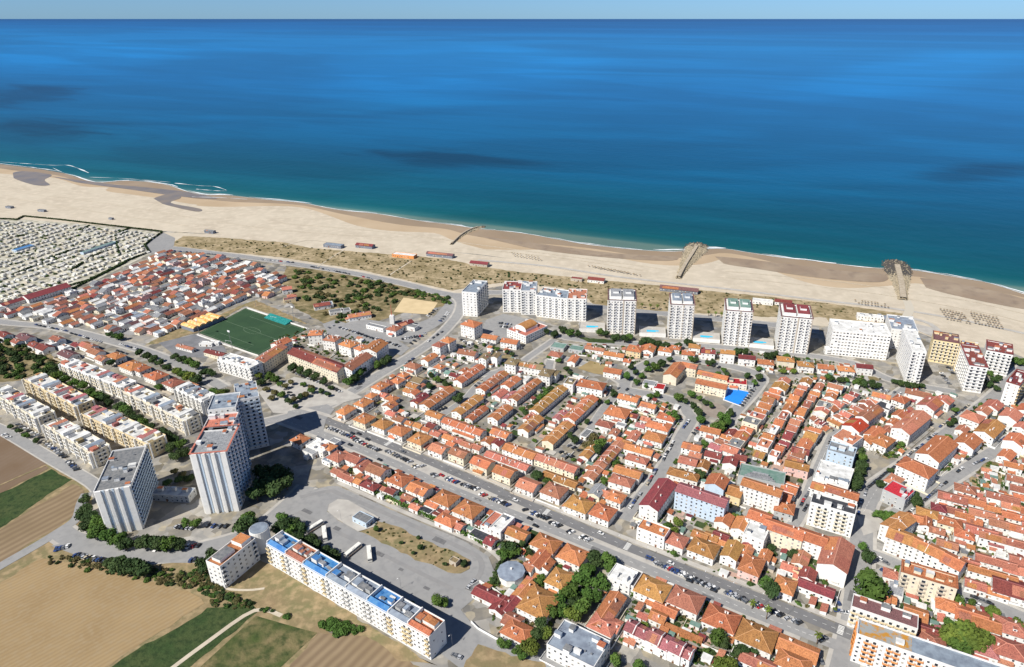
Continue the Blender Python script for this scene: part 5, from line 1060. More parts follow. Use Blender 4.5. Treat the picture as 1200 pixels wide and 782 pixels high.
# long blue roofed apartment block, one building per staircase
G = 'long white flats by the bus yard'
a0, a1 = P(317, 661.5), P(505.5, 774); dr = (a1-a0).normalized(); an = math.atan2(dr.y, dr.x); nrm = Vector((-dr.y, dr.x, 0)); Lt = (a1-a0).length
cuts = [0, .13, .25, .40, .52, .65, .77, .88, 1.0]
for i, (rf, lab) in enumerate((('u', 'blue roofed white flats next to round stair tower'), ('b', 'brown roofed white flats between two blue roofs'), ('u', 'bright blue roofed white flats in the long row'), ('s', 'slate and blue roofed white flats, left of middle'), ('s', 'slate roofed white flats with arched balconies, right of middle'), ('u', 'deep blue roofed white flats with roof terrace'), ('s', 'slate roofed white flats, last but one at right'), ('o', 'terracotta roofed white flats at right end'))):
    L = Lt*(cuts[i+1]-cuts[i]); c = a0 + dr*Lt*(cuts[i]+cuts[i+1])/2 + nrm*6; h = 15 + (.3 if i % 2 else 0)
    rt = block(lab, 'apartment building', h, c.x, c.y, an, L-.05, 12, 'o' if rf == 'e' else rf, 'w', group=G, balc=('ends','blank','none','none'), bm='y' if i in (0, 2, 6, 7) else 'w', clutter=0, sp=2.6)
    rr = [q for q in rt.children if q.name.startswith('roof')][0]
    b = MB(); b.poly(((-L/2+.2,-6.2,h+.6),(L/2-.2,-6.2,h+.6),(L/2-.2,-3.2,h+2.2),(-L/2+.2,-3.2,h+2.2))); b.poly(((-L/2+.2,-3.2,h),(-L/2+.2,-3.2,h+2.2),(L/2-.2,-3.2,h+2.2),(L/2-.2,-3.2,h))); b.build('sloping_roof', ROOF[rf], rr)
    for t in (-.27, .02, .29):
        if random.random() < .2: continue
        b = MB(); w2 = L*random.uniform(.07, .15); y0 = random.uniform(-2.6, -.5); y1 = y0+random.uniform(2.2, 5); b.box(t*L-w2, t*L+w2, y0, min(y1, 5.3), h, h+random.uniform(1.6, 3), 0, top=1); b.build('attic_room', [WALL[random.choice('wwbg')], ROOF['o' if rf == 'o' else 'b' if rf == 'b' else random.choice('ssgufu')]], rr)
    for q in range(4):
        b = MB(); x0, y0 = random.uniform(-.4, .3)*L, random.uniform(-2.5, 3.5); b.box(x0, x0+random.uniform(1.5, 4), y0, y0+random.uniform(1, 2), h+.01+q*.012, h+random.choice((.16, .7, 1.1))); b.build('roof_patch', ROOF[random.choice('usgwf')], rr)
    b = MB(); b.box(-L/2+.3, -L/2+.8, -5.5, 5.5, h, h+2.4); b.build('party_wall', WALL['w'], rr)
p = P(271, 645, 15.5); an2 = A(257.5, 659.5, 292, 632, 15.5)
rt = block('white gabled flats with terracotta and dark roof, left end', 'apartment building', 15.5, p.x, p.y, an2+0, 25, 11, 'o', 'w', group=G, balc=('ends','none','none','none'), bm='w', clutter=0)
rr = [q for q in rt.children if q.name.startswith('roof')][0]; b = MB(); b.box(-10, 0, -3, 3.5, 15.5, 17.6, 0, top=1); b.build('attic_room', [WALL['w'], ROOF['f']], rr); b = MB(); b.box(4, 11, -4, 4, 15.5, 18.2, 0, top=1); b.build('attic_room', [WALL['w'], ROOF['o']], rr)
p = P(303, 619, 15); rt = empty('stair_tower', (p.x, p.y, 0), 0, 'round stair tower with slate disc roof', 'stair tower', G); b = MB(); b.prism([(5.5*math.cos(q*.2618), 5.5*math.sin(q*.2618)) for q in range(24)], 0, 15); b.build('wall', WALL['w'], rt); b = MB(); b.prism([(5.2*math.cos(q*.2618), 5.2*math.sin(q*.2618)) for q in range(24)], 14.95, 15.25); b.build('roof', ROOF['s'], rt)
# kiosk in the bus yard, fire station, sand court sheds
p = P(425.5, 606.5, 4); rawhouse(p.x, p.y, R(AV), 12, 7, 4, 'f', 'f', 'b', 'bus_kiosk', 'pale blue bus kiosk with dark flat roof on island', 'kiosk', None)
p = P(533, 661); rawhouse(p.x, p.y, R(AV), 5, 4, 3, 'f', 'v', 'n', 'hut', 'small stone hut at tip of yard island', 'hut', None)
G = 'fire station buildings'
for lab, u, v, w_, d_, h, ty, rf in (('white fire station hall with brown roof', 462,385,12,11,6,'h','b'), ('fire station hall with maroon roof', 474,379,17,9,5,'g','r'), ('long low white fire station garage', 441,382,22,6,4,'f','g'), ('dark side shed of fire station', 484,382,10,8,4,'f','f')):
    p = P(u, v, h); rawhouse(p.x, p.y, R(AV+4 if ty != 'g' else 45), w_, d_, h, ty, rf, 'w', 'fire_station', lab, 'fire station', G)
p = P(460, 379); rt = empty('mast', (p.x, p.y, 0), 0, 'lattice mast on white drill tower at fire station', 'mast'); b = MB(); b.box(-2.2,2.2,-2.2,2.2,0,9); b.build('tower_base', WALL['w'], rt); b = MB()
for z in range(6): b.tube((0,0,9+z*2),(0,0,11+z*2),.32-.03*z,.3-.03*z,5)
b.build('pole', mat('mast_red_white', (.6,.1,.08), .6), rt)
houses('house', 'around fire station and scrub', 'houses by the scrubland', 25, """421 369 22 9 g a 5;377 357 16 9 g r 5;384 355.5 10 9 f s 5;394 364 14 8 f f 4;405 363 9 8 f f 4;336 338 10 9 g a 6;339 350 12 8 f y 4 y;342 347 9 7 h a 5""", noun='house')
# ---------------------------------------------------------------- old quarter and campsite
def inside(p, poly):
    c = False; n = len(poly)
    for i in range(n):
        a, b2 = poly[i], poly[(i+1) % n]
        if (a.y > p.y) != (b2.y > p.y) and p.x < (b2.x-a.x)*(p.y-a.y)/(b2.y-a.y)+a.x: c = not c
    return c
VP = [P(*q) for q in ((-6,372),(-6,366),(40,360),(60,352),(112,336),(176,304),(196,296),(240,302),(300,311),(332,330),(345,346),(300,349),(262,363),(225,380),(180,396),(150,394),(60,379))]
ax = R(66); ex = Vector((math.cos(ax), math.sin(ax), 0)); ey = Vector((-ex.y, ex.x, 0))
o0 = P(140, 395); cots = []; li = 0
p0_ = [(54, 342, 26, 11), (14, 354, 14, 7)]
for i in range(-50, 60):
    t = -330.0; kk = 0; row = []
    while t < 330:
        wd = random.uniform(7.5, 13); p = o0 + ex*(t+wd/2) + ey*(i*11.0 + random.uniform(-1.2, 1.2)); t += wd + random.choice((.3, .3, 1.5, 3, 5))
        if inside(p, VP) and free(p, 3, -1.2) and not onroad(p, 3) and random.random() < .93: row.append((p, wd))
    if row:
        li += 1
        for k, (p, wd) in enumerate(row): cots.append((p, wd, k+1, li))
cots.sort(key=lambda e: e[0].length)
bulk = MB(); BMATS = [WALL['w'], ROOF['r'], ROOF['b'], ROOF['a'], ROOF['o'], ROOF['g'], ROOF['w'], WALL['c'], ROOF['y']]
for q, (p, wd, k, li) in enumerate(cots):
    rf = random.choice('rbbbaayoobgwf'); wl = random.choice('wwwwwcgk'); ty = random.choice('gggxf'); dd = random.uniform(6, 8.5); hh = random.choice((3, 3.2, 4, 5.4)); an = ax+R(random.uniform(-5, 5))
    if q < 290:
        rawhouse(p.x, p.y, an, wd-.4, dd, hh, ty, rf if ty != 'f' else random.choice('wgfs'), wl, 'cottage', '%s cottage, %s along, %s lane of the old quarter' % (RN[rf], nth(k), nth(li)), 'cottage', 'cottages of the old fishing quarter', nch=0, deco=False)
    else:
        c, s_ = math.cos(an), math.sin(an); T = lambda a, b_, z: (p.x+a*c-b_*s_, p.y+a*s_+b_*c, z); w2, d2 = wd/2-.2, dd/2; m = random.choice((1, 2, 2, 3, 4, 5, 6, 8)); wm = random.choice((0, 0, 7)); rr_ = hh+dd*.2
        for a, b_ in (((-w2,-d2),(w2,-d2)),((w2,-d2),(w2,d2)),((w2,d2),(-w2,d2)),((-w2,d2),(-w2,-d2))): bulk.poly((T(*a,0),T(*b_,0),T(*b_,hh),T(*a,hh)), wm)
        for sx in (-1, 1): bulk.poly((T(sx*w2,-d2,hh),T(sx*w2,d2,hh),T(sx*w2,0,rr_)), wm)
        bulk.poly((T(-w2,-d2-.3,hh-.1),T(w2,-d2-.3,hh-.1),T(w2,0,rr_+.1),T(-w2,0,rr_+.1)), m); bulk.poly((T(w2,d2+.3,hh-.1),T(-w2,d2+.3,hh-.1),T(-w2,0,rr_+.1),T(w2,0,rr_+.1)), m)
if len(cots) > 290: tag(bulk.build('cottages', BMATS), 'mass of farther small cottages at seaward side of old quarter', 'cottages', None, 'stuff')
print('cottages', len(cots))
p = P(54, 342, 5); rawhouse(p.x, p.y, R(62), 46, 16, 5, 'g', 'r', 'w', 'market_hall', 'big maroon roofed hall at campsite corner', 'hall', None, nch=0)
p = P(14, 354, 4); rawhouse(p.x, p.y, R(62), 22, 9, 4, 'g', 'r', 'w', 'shed', 'smaller maroon shed at left edge by campsite', 'shed', None, nch=0)
CPOLY = [P(*q) for q in ((-30,262),(0,260),(100,265),(186,275),(170,288),(174,296),(108,328),(54,346),(24,352),(-30,364))]
ax = A(55, 343, 176, 298); ex = Vector((math.cos(ax), math.sin(ax), 0)); ey = Vector((-ex.y, ex.x, 0)); o0 = P(55, 341); lots = []
for i in range(0, 60):
    t = -60.0; row = []
    if i % 5 == 4: continue
    while t < 360:
        p = o0 + ex*t + ey*(3+i*8.2 + (3.4 if i % 2 else 0)); t += random.uniform(6, 9.5)
        if inside(p, CPOLY) and free(p, 2.5): row.append(p)
    lots.append(row)
lots = [r for r in lots if r]
flat = [(i, k, p) for i, r in enumerate(lots) for k, p in enumerate(r) if random.random() < .9]
flat.sort(key=lambda e: e[2].length); near = flat[:295]; rest = flat[295:]
for i, k, p in near:
    o = bpy.data.objects.new('caravan', random.choice(CARAVAN)); o.location = p; o.rotation_euler = (0, 0, ax + math.pi/2*random.choice((0, 1, 1, 2, 3)) + R(random.uniform(-6, 6))); link(o)
    tag(o, 'pale caravan, %s along pitch row %d of the campsite' % (nth(k+1), i+1), 'caravan', 'caravans on the campsite')
b = MB(); mats = []
for me in CARAVAN:
    for m_ in me.materials: mats.append(m_)
for i, k, p in rest:
    ci = random.randrange(5); me = CARAVAN[ci]; M = Matrix.Translation(p) @ Matrix.Rotation(ax + math.pi/2*random.randrange(4), 4, 'Z'); j = len(b.v); b.v += [tuple(M @ v.co) for v in me.vertices]
    for q in me.polygons: b.f.append(tuple(j+a for a in q.vertices)); b.m.append(ci*3+q.material_index)
if rest: tag(b.build('caravans', mats), 'mass of pale caravans at the seaward side of campsite', 'caravans', None, 'stuff')
# hedges that edge the campsite
def hedge(px, r, label, col='d', h=2.0, group=None, sp=1.3):
    q = [P(u, v) for u, v in px]; b = MB(); rr = random.Random(len(label)); c0 = q[0]
    for a, c in zip(q, q[1:]):
        L = (c-a).length; n = int(L*16*r)
        for i in range(n):
            p = a + (c-a)*rr.random() - c0 + Vector((rr.gauss(0,.45)*r, rr.gauss(0,.45)*r, h*(rr.random()**.7))); x = Vector((rr.gauss(0,1), rr.gauss(0,1), rr.gauss(0,1))).normalized(); y = x.orthogonal().normalized(); s = rr.uniform(.25,.6)
            b.poly((p-x*s-y*s, p+x*s-y*s, p+x*s*.8+y*s, p-x*s+y*s*.7))
    o = b.build('hedge', LEAF[col]); o.location = c0; tag(o, label, 'hedge', group); return o
G = 'hedges of the campsite'
for px, lab in (([(0,257),(20,258),(28,254),(70,258),(120,264),(190,272)],'long dark hedge between campsite and beach'), ([(190,273),(178,281),(170,288),(175,296),(150,306)],'dark hedge along campsite at coast road bend'), ([(150,306),(105,329),(80,336),(55,346)],'dark hedge between campsite and old quarter'), ([(15,323),(50,308),(82,294)],'hedge row inside campsite, lower one'), ([(82,341),(112,326),(148,308)],'hedge row inside campsite, beside its lower border'), ([(83,318),(106,303),(132,290)],'hedge row inside campsite beside blue green screen'), ([(95,272),(105,265)],'short hedge row near the campsite sea side'), ([(140,300),(135,276),(152,268)],'hedge row near the campsite right corner'), ([(20,278),(45,274)],'short hedge at far campsite left')): hedge(px, 1.1, lab, group=G, h=2.2)
p = P(28, 293); rawhouse(p.x, p.y, ax, 26, 9, 3.5, 'f', 'u', 'b', 'camp_hall', 'blue roofed camp hall among the caravans', 'hall', None)
p = P(116, 292); rawhouse(p.x, p.y, ax, 52, 6, 3, 'f', 'n', 'b', 'camp_hall', 'long blue green camp hall among the caravans', 'hall', None)
# ---------------------------------------------------------------- beach bars, groynes, parasols
G = 'beach bars along the sand'
for lab, u, v, w_, d_, h, ty, rf, wl in (('slate blue beach bar, leftmost', 391,286.5,28,9,4,'f','s','d'), ('maroon and black beach bar left of centre', 428,287,26,9,4,'g','r','d'), ('orange walled beach bar with white roof', 474,298,32,10,4,'f','w','o'), ('long dark beach bar by first groyne', 516,297.5,38,8,4,'g','y','d'), ('small turquoise and maroon beach bar in dunes', 562,308,24,9,4,'g','r','n'), ('low rust red beach bar right of white slab block', 676,326,14,7,3.5,'f','r','n'), ('white and maroon beach bar near parasols', 699,327,20,9,4,'g','r','w'), ('long plum roofed beach bar behind towers', 796,338,44,10,4,'g','y','d'), ('white beach bar with ochre terrace', 894,352,22,8,4,'f','w','w'), ('small maroon beach bar before hotel tower', 918,353,18,8,4,'g','r','w'), ('white and maroon beach club at hotel, left half', 1020,370,26,9,5,'f','w','w'), ('maroon fronted beach club at hotel, right half', 1048,373,20,9,4,'f','s','r' if 0 else 'd'), ('dark timber shed in dunes at upper left', 246,270.5,16,6,3.5,'g','f','d'), ('cluster hut on open beach at far left', 11,242,12,6,3,'f','f','d'), ('low dark hut group on far left beach', 49,246,14,5,3,'f','f','d'), ('small dark hut on sand above campsite hedge', 130,255.5,7,4,2.6,'f','f','d')):
    p = P(u, v, h); rawhouse(p.x, p.y, R(-17), w_, d_, h, ty, rf, wl, 'beach_bar', lab, 'beach bar', G, nch=0)
STONE = mat('boulder_stone', (.50,.43,.31), .95, (.28,.24,.17), .4, c3=(.2,.17,.12), s3=1.3, world=True); STONED = mat('wet_boulder', (.07,.065,.06), .6, (.11,.1,.085), .5, world=True)
def tip(t): return 1 if t < .72 else max(.25, math.sqrt(max(0, 1-((t-.72)/.3)**2)))
def groyne(label, path, w0, w1, h, top=True, wet=.25):
    q = smooth([P(u, v) for u, v in path], 6); root = empty('groyne', q[0], 0, label, 'groyne', 'rock groynes'); c0 = q[0]; b = MB(); n = len(q)
    for i in range(0, 1100 if w1 > 8 else 260):
        t = random.random()**.8; k = min(n-2, int(t*(n-1))); p = q[k] + (q[k+1]-q[k])*random.random(); d = (q[k+1]-q[k]).normalized(); nn = Vector((-d.y, d.x, 0)); wd = (w0*.6+(w1-w0*.6)*t**1.5)*tip(t); s = random.uniform(-1, 1)
        z = h*(1-abs(s)**1.5)*.8; r = random.uniform(.6, 1.3); p = p + nn*s*wd - c0; i0 = len(b.v); m = 1 if (t > 1-wet and random.random() < .75) or (abs(s) > .85 and t > .6) else 0
        for a in range(5): an = a*1.2566+random.uniform(-.3,.3); b.v.append((p.x+r*math.cos(an)*random.uniform(.7,1.1), p.y+r*math.sin(an)*random.uniform(.7,1.1), z-.8))
        for a in range(5): an = a*1.2566+random.uniform(-.3,.3); b.v.append((p.x+r*.6*math.cos(an), p.y+r*.6*math.sin(an), z+r*random.uniform(.2,.5)))
        for a in range(5): e = (a+1) % 5; b.f.append((i0+a, i0+e, i0+5+e, i0+5+a)); b.m.append(m)
        b.f.append(tuple(i0+5+a for a in range(5))); b.m.append(m)
    b.build('boulders', [STONE, STONED], root)['kind'] = 'stuff'
    mb = MB(); rows = []
    for k in range(n):
        t = k/(n-1); dd = (q[min(k+1, n-1)]-q[max(0, k-1)]).normalized(); nn = Vector((-dd.y, dd.x, 0)); wd = (w0*.6+(w1-w0*.6)*t**1.5)*tip(t)
        rows.append([(q[k]-c0+nn*wd*(j/5-1)*random.uniform(.92, 1.08)) + Vector((0, 0, max(-.8, h*(1-abs(j/5-1)**1.6)*.8+random.uniform(-.35, .35)-.3))) for j in range(11)])
    rows.append([p_ + (q[-1]-q[-2]).normalized()*5 + Vector((0, 0, -1.8)) for p_ in rows[-1]])
    for k, (ra, rb) in enumerate(zip(rows, rows[1:])):
        for j in range(10): mb.poly((ra[j+1], ra[j], rb[j], rb[j+1]), 1 if k > n*(1-wet) else 0)
    mb.build('rubble_mound', [STONE, STONED], root)
    if top:
        l, r = ribbon_pts(q[:int(n*.88)], w0*.7 if w1 > 8 else 2.0); b = MB()
        for i in range(len(l)-1):
            f = [r[i]-c0, r[i+1]-c0, l[i+1]-c0, l[i]-c0]; b.poly([(p.x,p.y,h+.9) for p in f]); b.poly([(f[0].x,f[0].y,0),(f[1].x,f[1].y,0),(f[1].x,f[1].y,h+.9),(f[0].x,f[0].y,h+.9)]); b.poly([(f[2].x,f[2].y,0),(f[3].x,f[3].y,0),(f[3].x,f[3].y,h+.9),(f[2].x,f[2].y,h+.9)])
        b.build('crest', mat('groyne_crest', (.46,.40,.31), .95, (.36,.30,.22), .3, world=True), root)
groyne('slim curved rock groyne on left beach', [(529,287),(540,277),(552,270),(567,266)], 5, 8, 2.0, wet=.1)
groyne('broad sandy rock groyne behind plum roofed bar', [(795,327),(803,312),(812,298),(819,286)], 6, 24, 3.0, wet=.15)
groyne('rock groyne with dark wet tip at right', [(1058,352),(1056,336),(1053,322),(1049,306)], 9, 24, 3.0, wet=.4)
def parasols(where, u1, v1, u2, v2, n, u3, v3, m):
    a, b2, c = P(u1, v1), P(u2, v2), P(u3, v3); k = 0
    for j in range(m):
        for i in range(n):
            if random.random() < .05: continue
            p = a + (b2-a)*(i/(n-1)) + (c-a)*(j/max(1, m-1)) + Vector((random.uniform(-.5,.5), random.uniform(-.5,.5), 0)); o = bpy.data.objects.new('parasol', PARA); o.location = p; link(o)
            tag(o, 'thatched parasol, %s in row %d from the sea, %s' % (nth(i+1), j+1, where), 'parasol', 'straw parasols on the beach')
parasols('left beach group', 690, 313, 736, 321, 13, 703, 311.5 and 316, 3)
parasols('group below the hotel beach', 1002, 353.5, 1036, 358, 10, 1006, 357, 2)
parasols('left group of right beach', 1102, 364, 1127, 369, 8, 1110, 375, 5)
parasols('right group of right beach', 1137, 368, 1167, 374, 9, 1143, 380, 5)
parasols('sparse group near slab block', 600, 298, 630, 303, 10, 603, 301, 2)
# buses
def bus(p, an, label):
    root = empty('bus', (p.x, p.y, .2), an, label, 'bus', 'parked buses in the yard'); b = MB(); pr = [(-6,.35),(-6.05,1.2),(-5.9,3.0),(5.75,3.05),(6.05,1.6),(6,.35)]
    for s in (-1.25, 1.25): q = [(a, s, z) for a, z in pr]; b.poly(q if s < 0 else q[::-1])
    for i in range(6): j = (i+1) % 6; a, c = pr[i], pr[j]; b.poly(((a[0],1.25,a[1]),(c[0],1.25,c[1]),(c[0],-1.25,c[1]),(a[0],-1.25,a[1])))
    b.box(-1.6,1.0,-.8,.8,3.05,3.3); b.build('body', mat('bus_paint', (.72,.71,.66), .4), root); g = MB()
    g.box(-5.6,5.3,-1.28,-1.25,1.5,2.5); g.box(-5.6,5.3,1.25,1.28,1.5,2.5); g.build('side_window', GLASS, root); g = MB(); g.poly(((5.95,-1.15,2.5),(6.06,-1.15,1.62),(6.06,1.15,1.62),(5.95,1.15,2.5))[::-1]); g.build('windscreen', GLASS, root)
    g = MB(); g.box(-5.9,5.9,-1.29,-1.25,.5,.85); g.box(-5.9,5.9,1.25,1.29,.5,.85); g.build('stripe', ROOF['q'], root)
    for x in (-3.4, 3.6):
        for s in (-1.1, 1.1): put('wheel', WHEEL, root, (x, s, .5), 0, (1.6, 1.6, 1.6))
for u, v, u2, v2, lab in ((362.5,624,376,615.5,'cream bus nearest the trees, leftmost of four'), (380,621.5,381.5,634,'cream bus second from left, parked straight'), (406,654,422,641,'cream bus third from left, slanting, beside flats'), (432.5,644,434,659.5,'cream bus with yellow front, rightmost of four')):
    a, c = P(u, v), P(u2, v2); bus((a+c)/2, math.atan2((c-a).y, (c-a).x), lab)
# ---------------------------------------------------------------- cars
G = 'cars in the median of the avenue'
cars('in the avenue median', G, """383 501.5 401 508 7;401 508.5 419 515.5 6;415 516 445 529 12;453 529 468 536.5 6;470 537 482 543 4;484 546.5 490 549 2;494 546 498 547.5 1;506 556 513 559.5 2;523 561.5 537 566.5 6;541 568 560 575 7;563 579 570 582 2;574 584 597 593.5 8;613 597 618 600 1;622 601.5 628 603 2;628 603.5 643 609.5 5;645 612.5 657 618 4;665 622.5 672 626 2;681 629.5 692 634.5 4;768 660 790 669 8;791 670 812 679 8;813 680 840 692 9;850 694 877 706 9;883 708 892 713 3;896 714 918 723 7;921 724.5 924 726 1;929 727 939 732 3""", dang=62)
car(P(761, 656), R(-31), 'blue van parked at head of median row', None, 'blue', True)
G = 'cars driving or kerb parked on the avenue'
for u, v, c, lab in ((517.5,558,'red','bright red car alone on the avenue'), (786,661,'white','white car on avenue north lane before villas'), (704,626,'white','silver grey car at avenue side street corner'), (413,509,'black','dark car on avenue north lane, left end'), (421,509.5,'black','dark car on avenue north lane, second from left'), (431,516,'black','dark car on avenue north lane, third from left'), (410.5,522.5,'black','dark car on avenue south lane in tower shade'), (472.5,530.5,'grey','grey car on north lane by ochre villa'), (445,540,'black','dark car parked on south kerb near brown villa'), (627.5,617.5,'black','dark car parked at south kerb by modern house'), (621,609,'black','small dark car beside median end'), (808,682,'black','dark car on south lane right half, first'), (836,693,'black','dark car on south lane right half, second'), (604,587,'white','white car near the middle north lane')):
    car(P(u, v), R(-31), lab, G, c)
cars('on the coast road', 'cars on the coast road', """203 294.5 262 300 16;305 304.5 345 308.5 9;364 313 386 317.5 8;390 318 410 322 6;422 324 437 328 5""", dang=0)
cars('in boulevard parking row', 'cars along the boulevard', """1017 572 1052 545 10;1052 544 1082 521 10;1085 517 1098 508 4;1100 502 1136 475 10;1005 605 1010 585 3;1012.5 583 1016 572 2""", dang=0)
cars('along street below boulevard', 'cars along the lower side street', """1063 603 1076 593 3;1082 588 1098 575 4;1100 572 1110 565 2;1120 555 1130 548 2;1140 545 1158 538 4;1132 540 1145 532 3;1168 520 1190 506 6""", dang=0)
cars('on narrow plaza street', 'cars on the plaza side street', """737 597 752 577 4;757 570 770 550 5;776 541 790 517 6;800 503 808 493 3;746 603 757 590 2;748 617 750 612 1""", dang=0)
cars('at the school plaza', 'cars by the school plaza', """868 477 884 455 8;812 510 824 497 5;828 428 845 432 3;700 452 740 458 4""", dang=70)
cars('on street of tall flats', 'cars on the street of tall flats', """938 594 950 572 5;955 562 964 540 5;968 527 975 512 3;941 600 947 592 2""", dang=0)
cars('below the big round tree', 'cars by the big round tree', """979 701 983 710 2;978 716 996 720 3;1004 686 997 720 5;1030 655 1040 662 2;1032 668 1044 676 2;962 752 968 750 2;959 770 964 782 1""", dang=8)
cars('on lower right street', 'cars on the lower right street', """1130 703 1150 712 2;1137 699 1164 710 3;1156 717 1190 730 3""", dang=0)
cars('in fire station car park', 'cars in the fire station car park', """397 384 420 391 6;419 391 440 398 6;440 397 470 407 8;383 386 392 381 2;470 398 494 394 7;480 405 500 390 5;500 372 512 362 5;515 378 526 366 5;418 365 436 372 5""", dang=75)
cars('round the planted plaza', 'cars round the planted plaza', """347 438 382 452 10;383 452 400 461 6;400 444 425 452 4;322 446 345 466 6;410 440 440 424 6""", dang=60)
cars('near gymnasium', 'cars near the gymnasium', """583 379 600 381 5;585 383 602 385 5;540 398 552 406 4;566 399 580 406 5;607 410 612 408 2""", dang=80)
cars('along left road', 'cars on the left road', """40 381 80 389 8;82 391 120 402 8;140 404 168 412 7;136 411 150 416 3""", dang=0)
cars('along field road', 'cars on the field road', """20 497 50 515 7;52 518 78 538 8;79 541 92 552 6;3 509 12 515 2""", dang=60)
cars('in tower car park', 'cars at the tower car park', """64 645 82 640 4;88 651 128 659 12;180 645 235 640 10;205 618 228 620 5;240 617 268 618 4;222 658 236 656 3""", dang=75)
cars('on square in terraces', 'cars among the orange terraces', """656 530 672 537 4;664 522 682 530 3;512 482 524 478 3;556 455 566 446 3;535 405 548 412 3;560 402 575 408 3""", dang=70)
cars('at the right hotel street', 'cars in the hotel side street', """1102 437 1113 452 5;1110 430 1118 440 3;985 440 1010 445 4;1020 455 1040 460 4;1030 457 1058 463 4;1074 455 1085 456 2""", dang=70)
cars('below the tree avenue', 'cars below the tree avenue', """549 690 556 680 2;692 745 696 742 1;685 738 690 736 1;530 768 540 772 2;1060 742 1062 742 0""", dang=0)
cars('along crossing street', 'cars along the plaza approach street', """457 447 470 438 3;474 428 486 420 3;443 462 449 456 2;500 402 520 388 4""", dang=0)
# ---------------------------------------------------------------- trees
trees('on the tree avenue', 'trees of the tree avenue', """697 655 5.5 g;713 658 5.5 g;682 676 5.5 g;703 682 5 g;667 692 5 g;693 697 5 g;654 705 4.5 g;683 712 5 g;644 718 4.5 g;672 720 4.5 g;634 731 4 g;630 744 4 g;622 757 4.2 g;640 742 3.5 g;606 762 2.6 g;595 756 2.6 g;587 754 2.8 g;660 716 4 g;676 706 4 d;690 668 4 g;612 769 2.2 g""")
trees('in the gardens south of avenue', 'garden trees south of the avenue', """633 680 3.5 d;627 684 3 d;596 641 4.5 d;602 645 4 d;590 648 3.6 d;612 637 2.5 d;840 747 4.5 d;848 754 3.5 d;868 762 3.6 g;845 781 4.5 y;856 780 4 y;721 774 3.2 g;750 781 3.5 g;853 729 2.8 d;885 762 2.6 d;918 752 2.4 d;947 762 2.6 g;578 681 2 g;768 684 2.2 d;620 646 2.2 d;1000 706 0.8 d""".replace(';1000 706 0.8 d',''))
trees('in gardens north of avenue', 'garden trees north of the avenue', """905 690 5.2 d;898 685 4.5 d;783 617 3 g;790 622 3 g;794 612 3.2 y;641 563 3 d;629 557 4 d;640 570 2 d;643 565 2.5 d;822 557 3.2 d;818 552 2.4 d;930 649 3 d;904 642 2.6 d;860 606 3 g;793 541 2.5 g;950 665 2 g""")
trees('in the orange terrace quarter', 'trees of the terrace quarter', """537 467 4.6 d;703 520 4.5 d;690 519 4.5 s;700 526 4 d;695 512 3.5 s;674 515 3.4 d;668 510 2.6 d;634 465 3.6 d;640 460 3.6 d;628 472 3.6 d;622 478 3.4 d;616 484 3 d;645 455 3 d;612 479 2.6 g;630 472 3 g;522 450 3.2 d;512 444 3.4 d;505 440 3 d;503 452 3.2 d;530 437 2.6 d;543 420 2.4 d;722 543 2.8 g;708 563 2.6 g;688 494 2.4 d;700 469 3 d;711 471 2.6 d;720 461 3.5 d;735 441 4 d;745 436 3 d;746 447 3 g;752 440 2.8 g;760 432 3.2 g;768 429 4.5 d;775 425 4 d;758 425 3 d;740 430 3 d;664 432 2.8 d;668 437 2.6 d;640 437 2.4 d;655 422 2.8 d;644 418 2.6 d;600 415 2.6 d;594 412 2.4 d;583 409 2.4 d;567 404 2 d""")
trees('by the beach towers', 'trees below the beach towers', """660 386 4.2 d;668 389 4.5 d;650 391 4 d;678 391 4 d;640 388 3.5 d;702 389 4.2 d;710 391 4 d;722 395 4.4 d;732 397 4.2 d;738 394 4 d;757 399 4.6 d;764 401 4.6 d;772 403 4.2 d;780 405 4.4 d;752 402 3.5 d;795 405 4 d;806 401 4.2 d;812 405 3.4 d;864 412 4.4 d;872 412 4.4 d;900 417 4 d;908 415 3.6 d;922 418 4 d;930 421 4 d;890 442 4 d;884 448 3.2 g;876 440 3 d;836 424 3 d;842 438 2.6 d;852 438 2.6 d;810 420 3.2 d;815 422 3 d;785 421 3 d;830 425 3 d;848 433 2.4 d;890 432 3 g;918 435 2.8 y;930 435 2.8 y;970 442 3.4 d;975 444 3.2 d;986 445 3.2 d;993 446 2.6 g;1005 447 4 d;1013 449 4 d;1022 450 4 d;1029 452 3.4 d;980 455 3 d""")
trees('round the school plaza', 'trees of the school plaza', """849 490 5.5 d;842 499 5.6 d;856 484 3.5 d;795 466 4.4 d;810 462 3.6 g;820 467 2.6 g;788 486 5 d;818 482 4 d;821 492 4 d;813 475 3 d;826 472 2.5 d;834 476 2.2 d;803 470 2.6 d;770 462 3.2 d;762 464 3 d;757 452 2.6 d;852 497 3 d;826 519 3 g""")
trees('along the boulevard', 'trees along the boulevard', """1011 536 3.5 d;1010 545 4 d;1008 552 4 d;1006 560 4.4 d;1004 568 4.2 d;1018 547 0.9 d;1032 567 3 d;1044 551 2.2 d;1011 641 3 d;1017 652 4.6 d;1020 689 9.5 g;1053 669 3.4 g;1070 580 4.4 d;1074 588 4 d;1035 604 3.4 g;1046 606 3.8 g;1040 610 3 g;1028 602 2.6 g;1057 520 2.4 d;1120 480 2.6 d;1113 497 3 d;1118 493 3 d;1145 480 3.2 d;1150 476 3 d;1140 484 3 d;1160 470 2.6 d;1112 512 2.6 g""".replace('1018 547 0.9 d;',''))
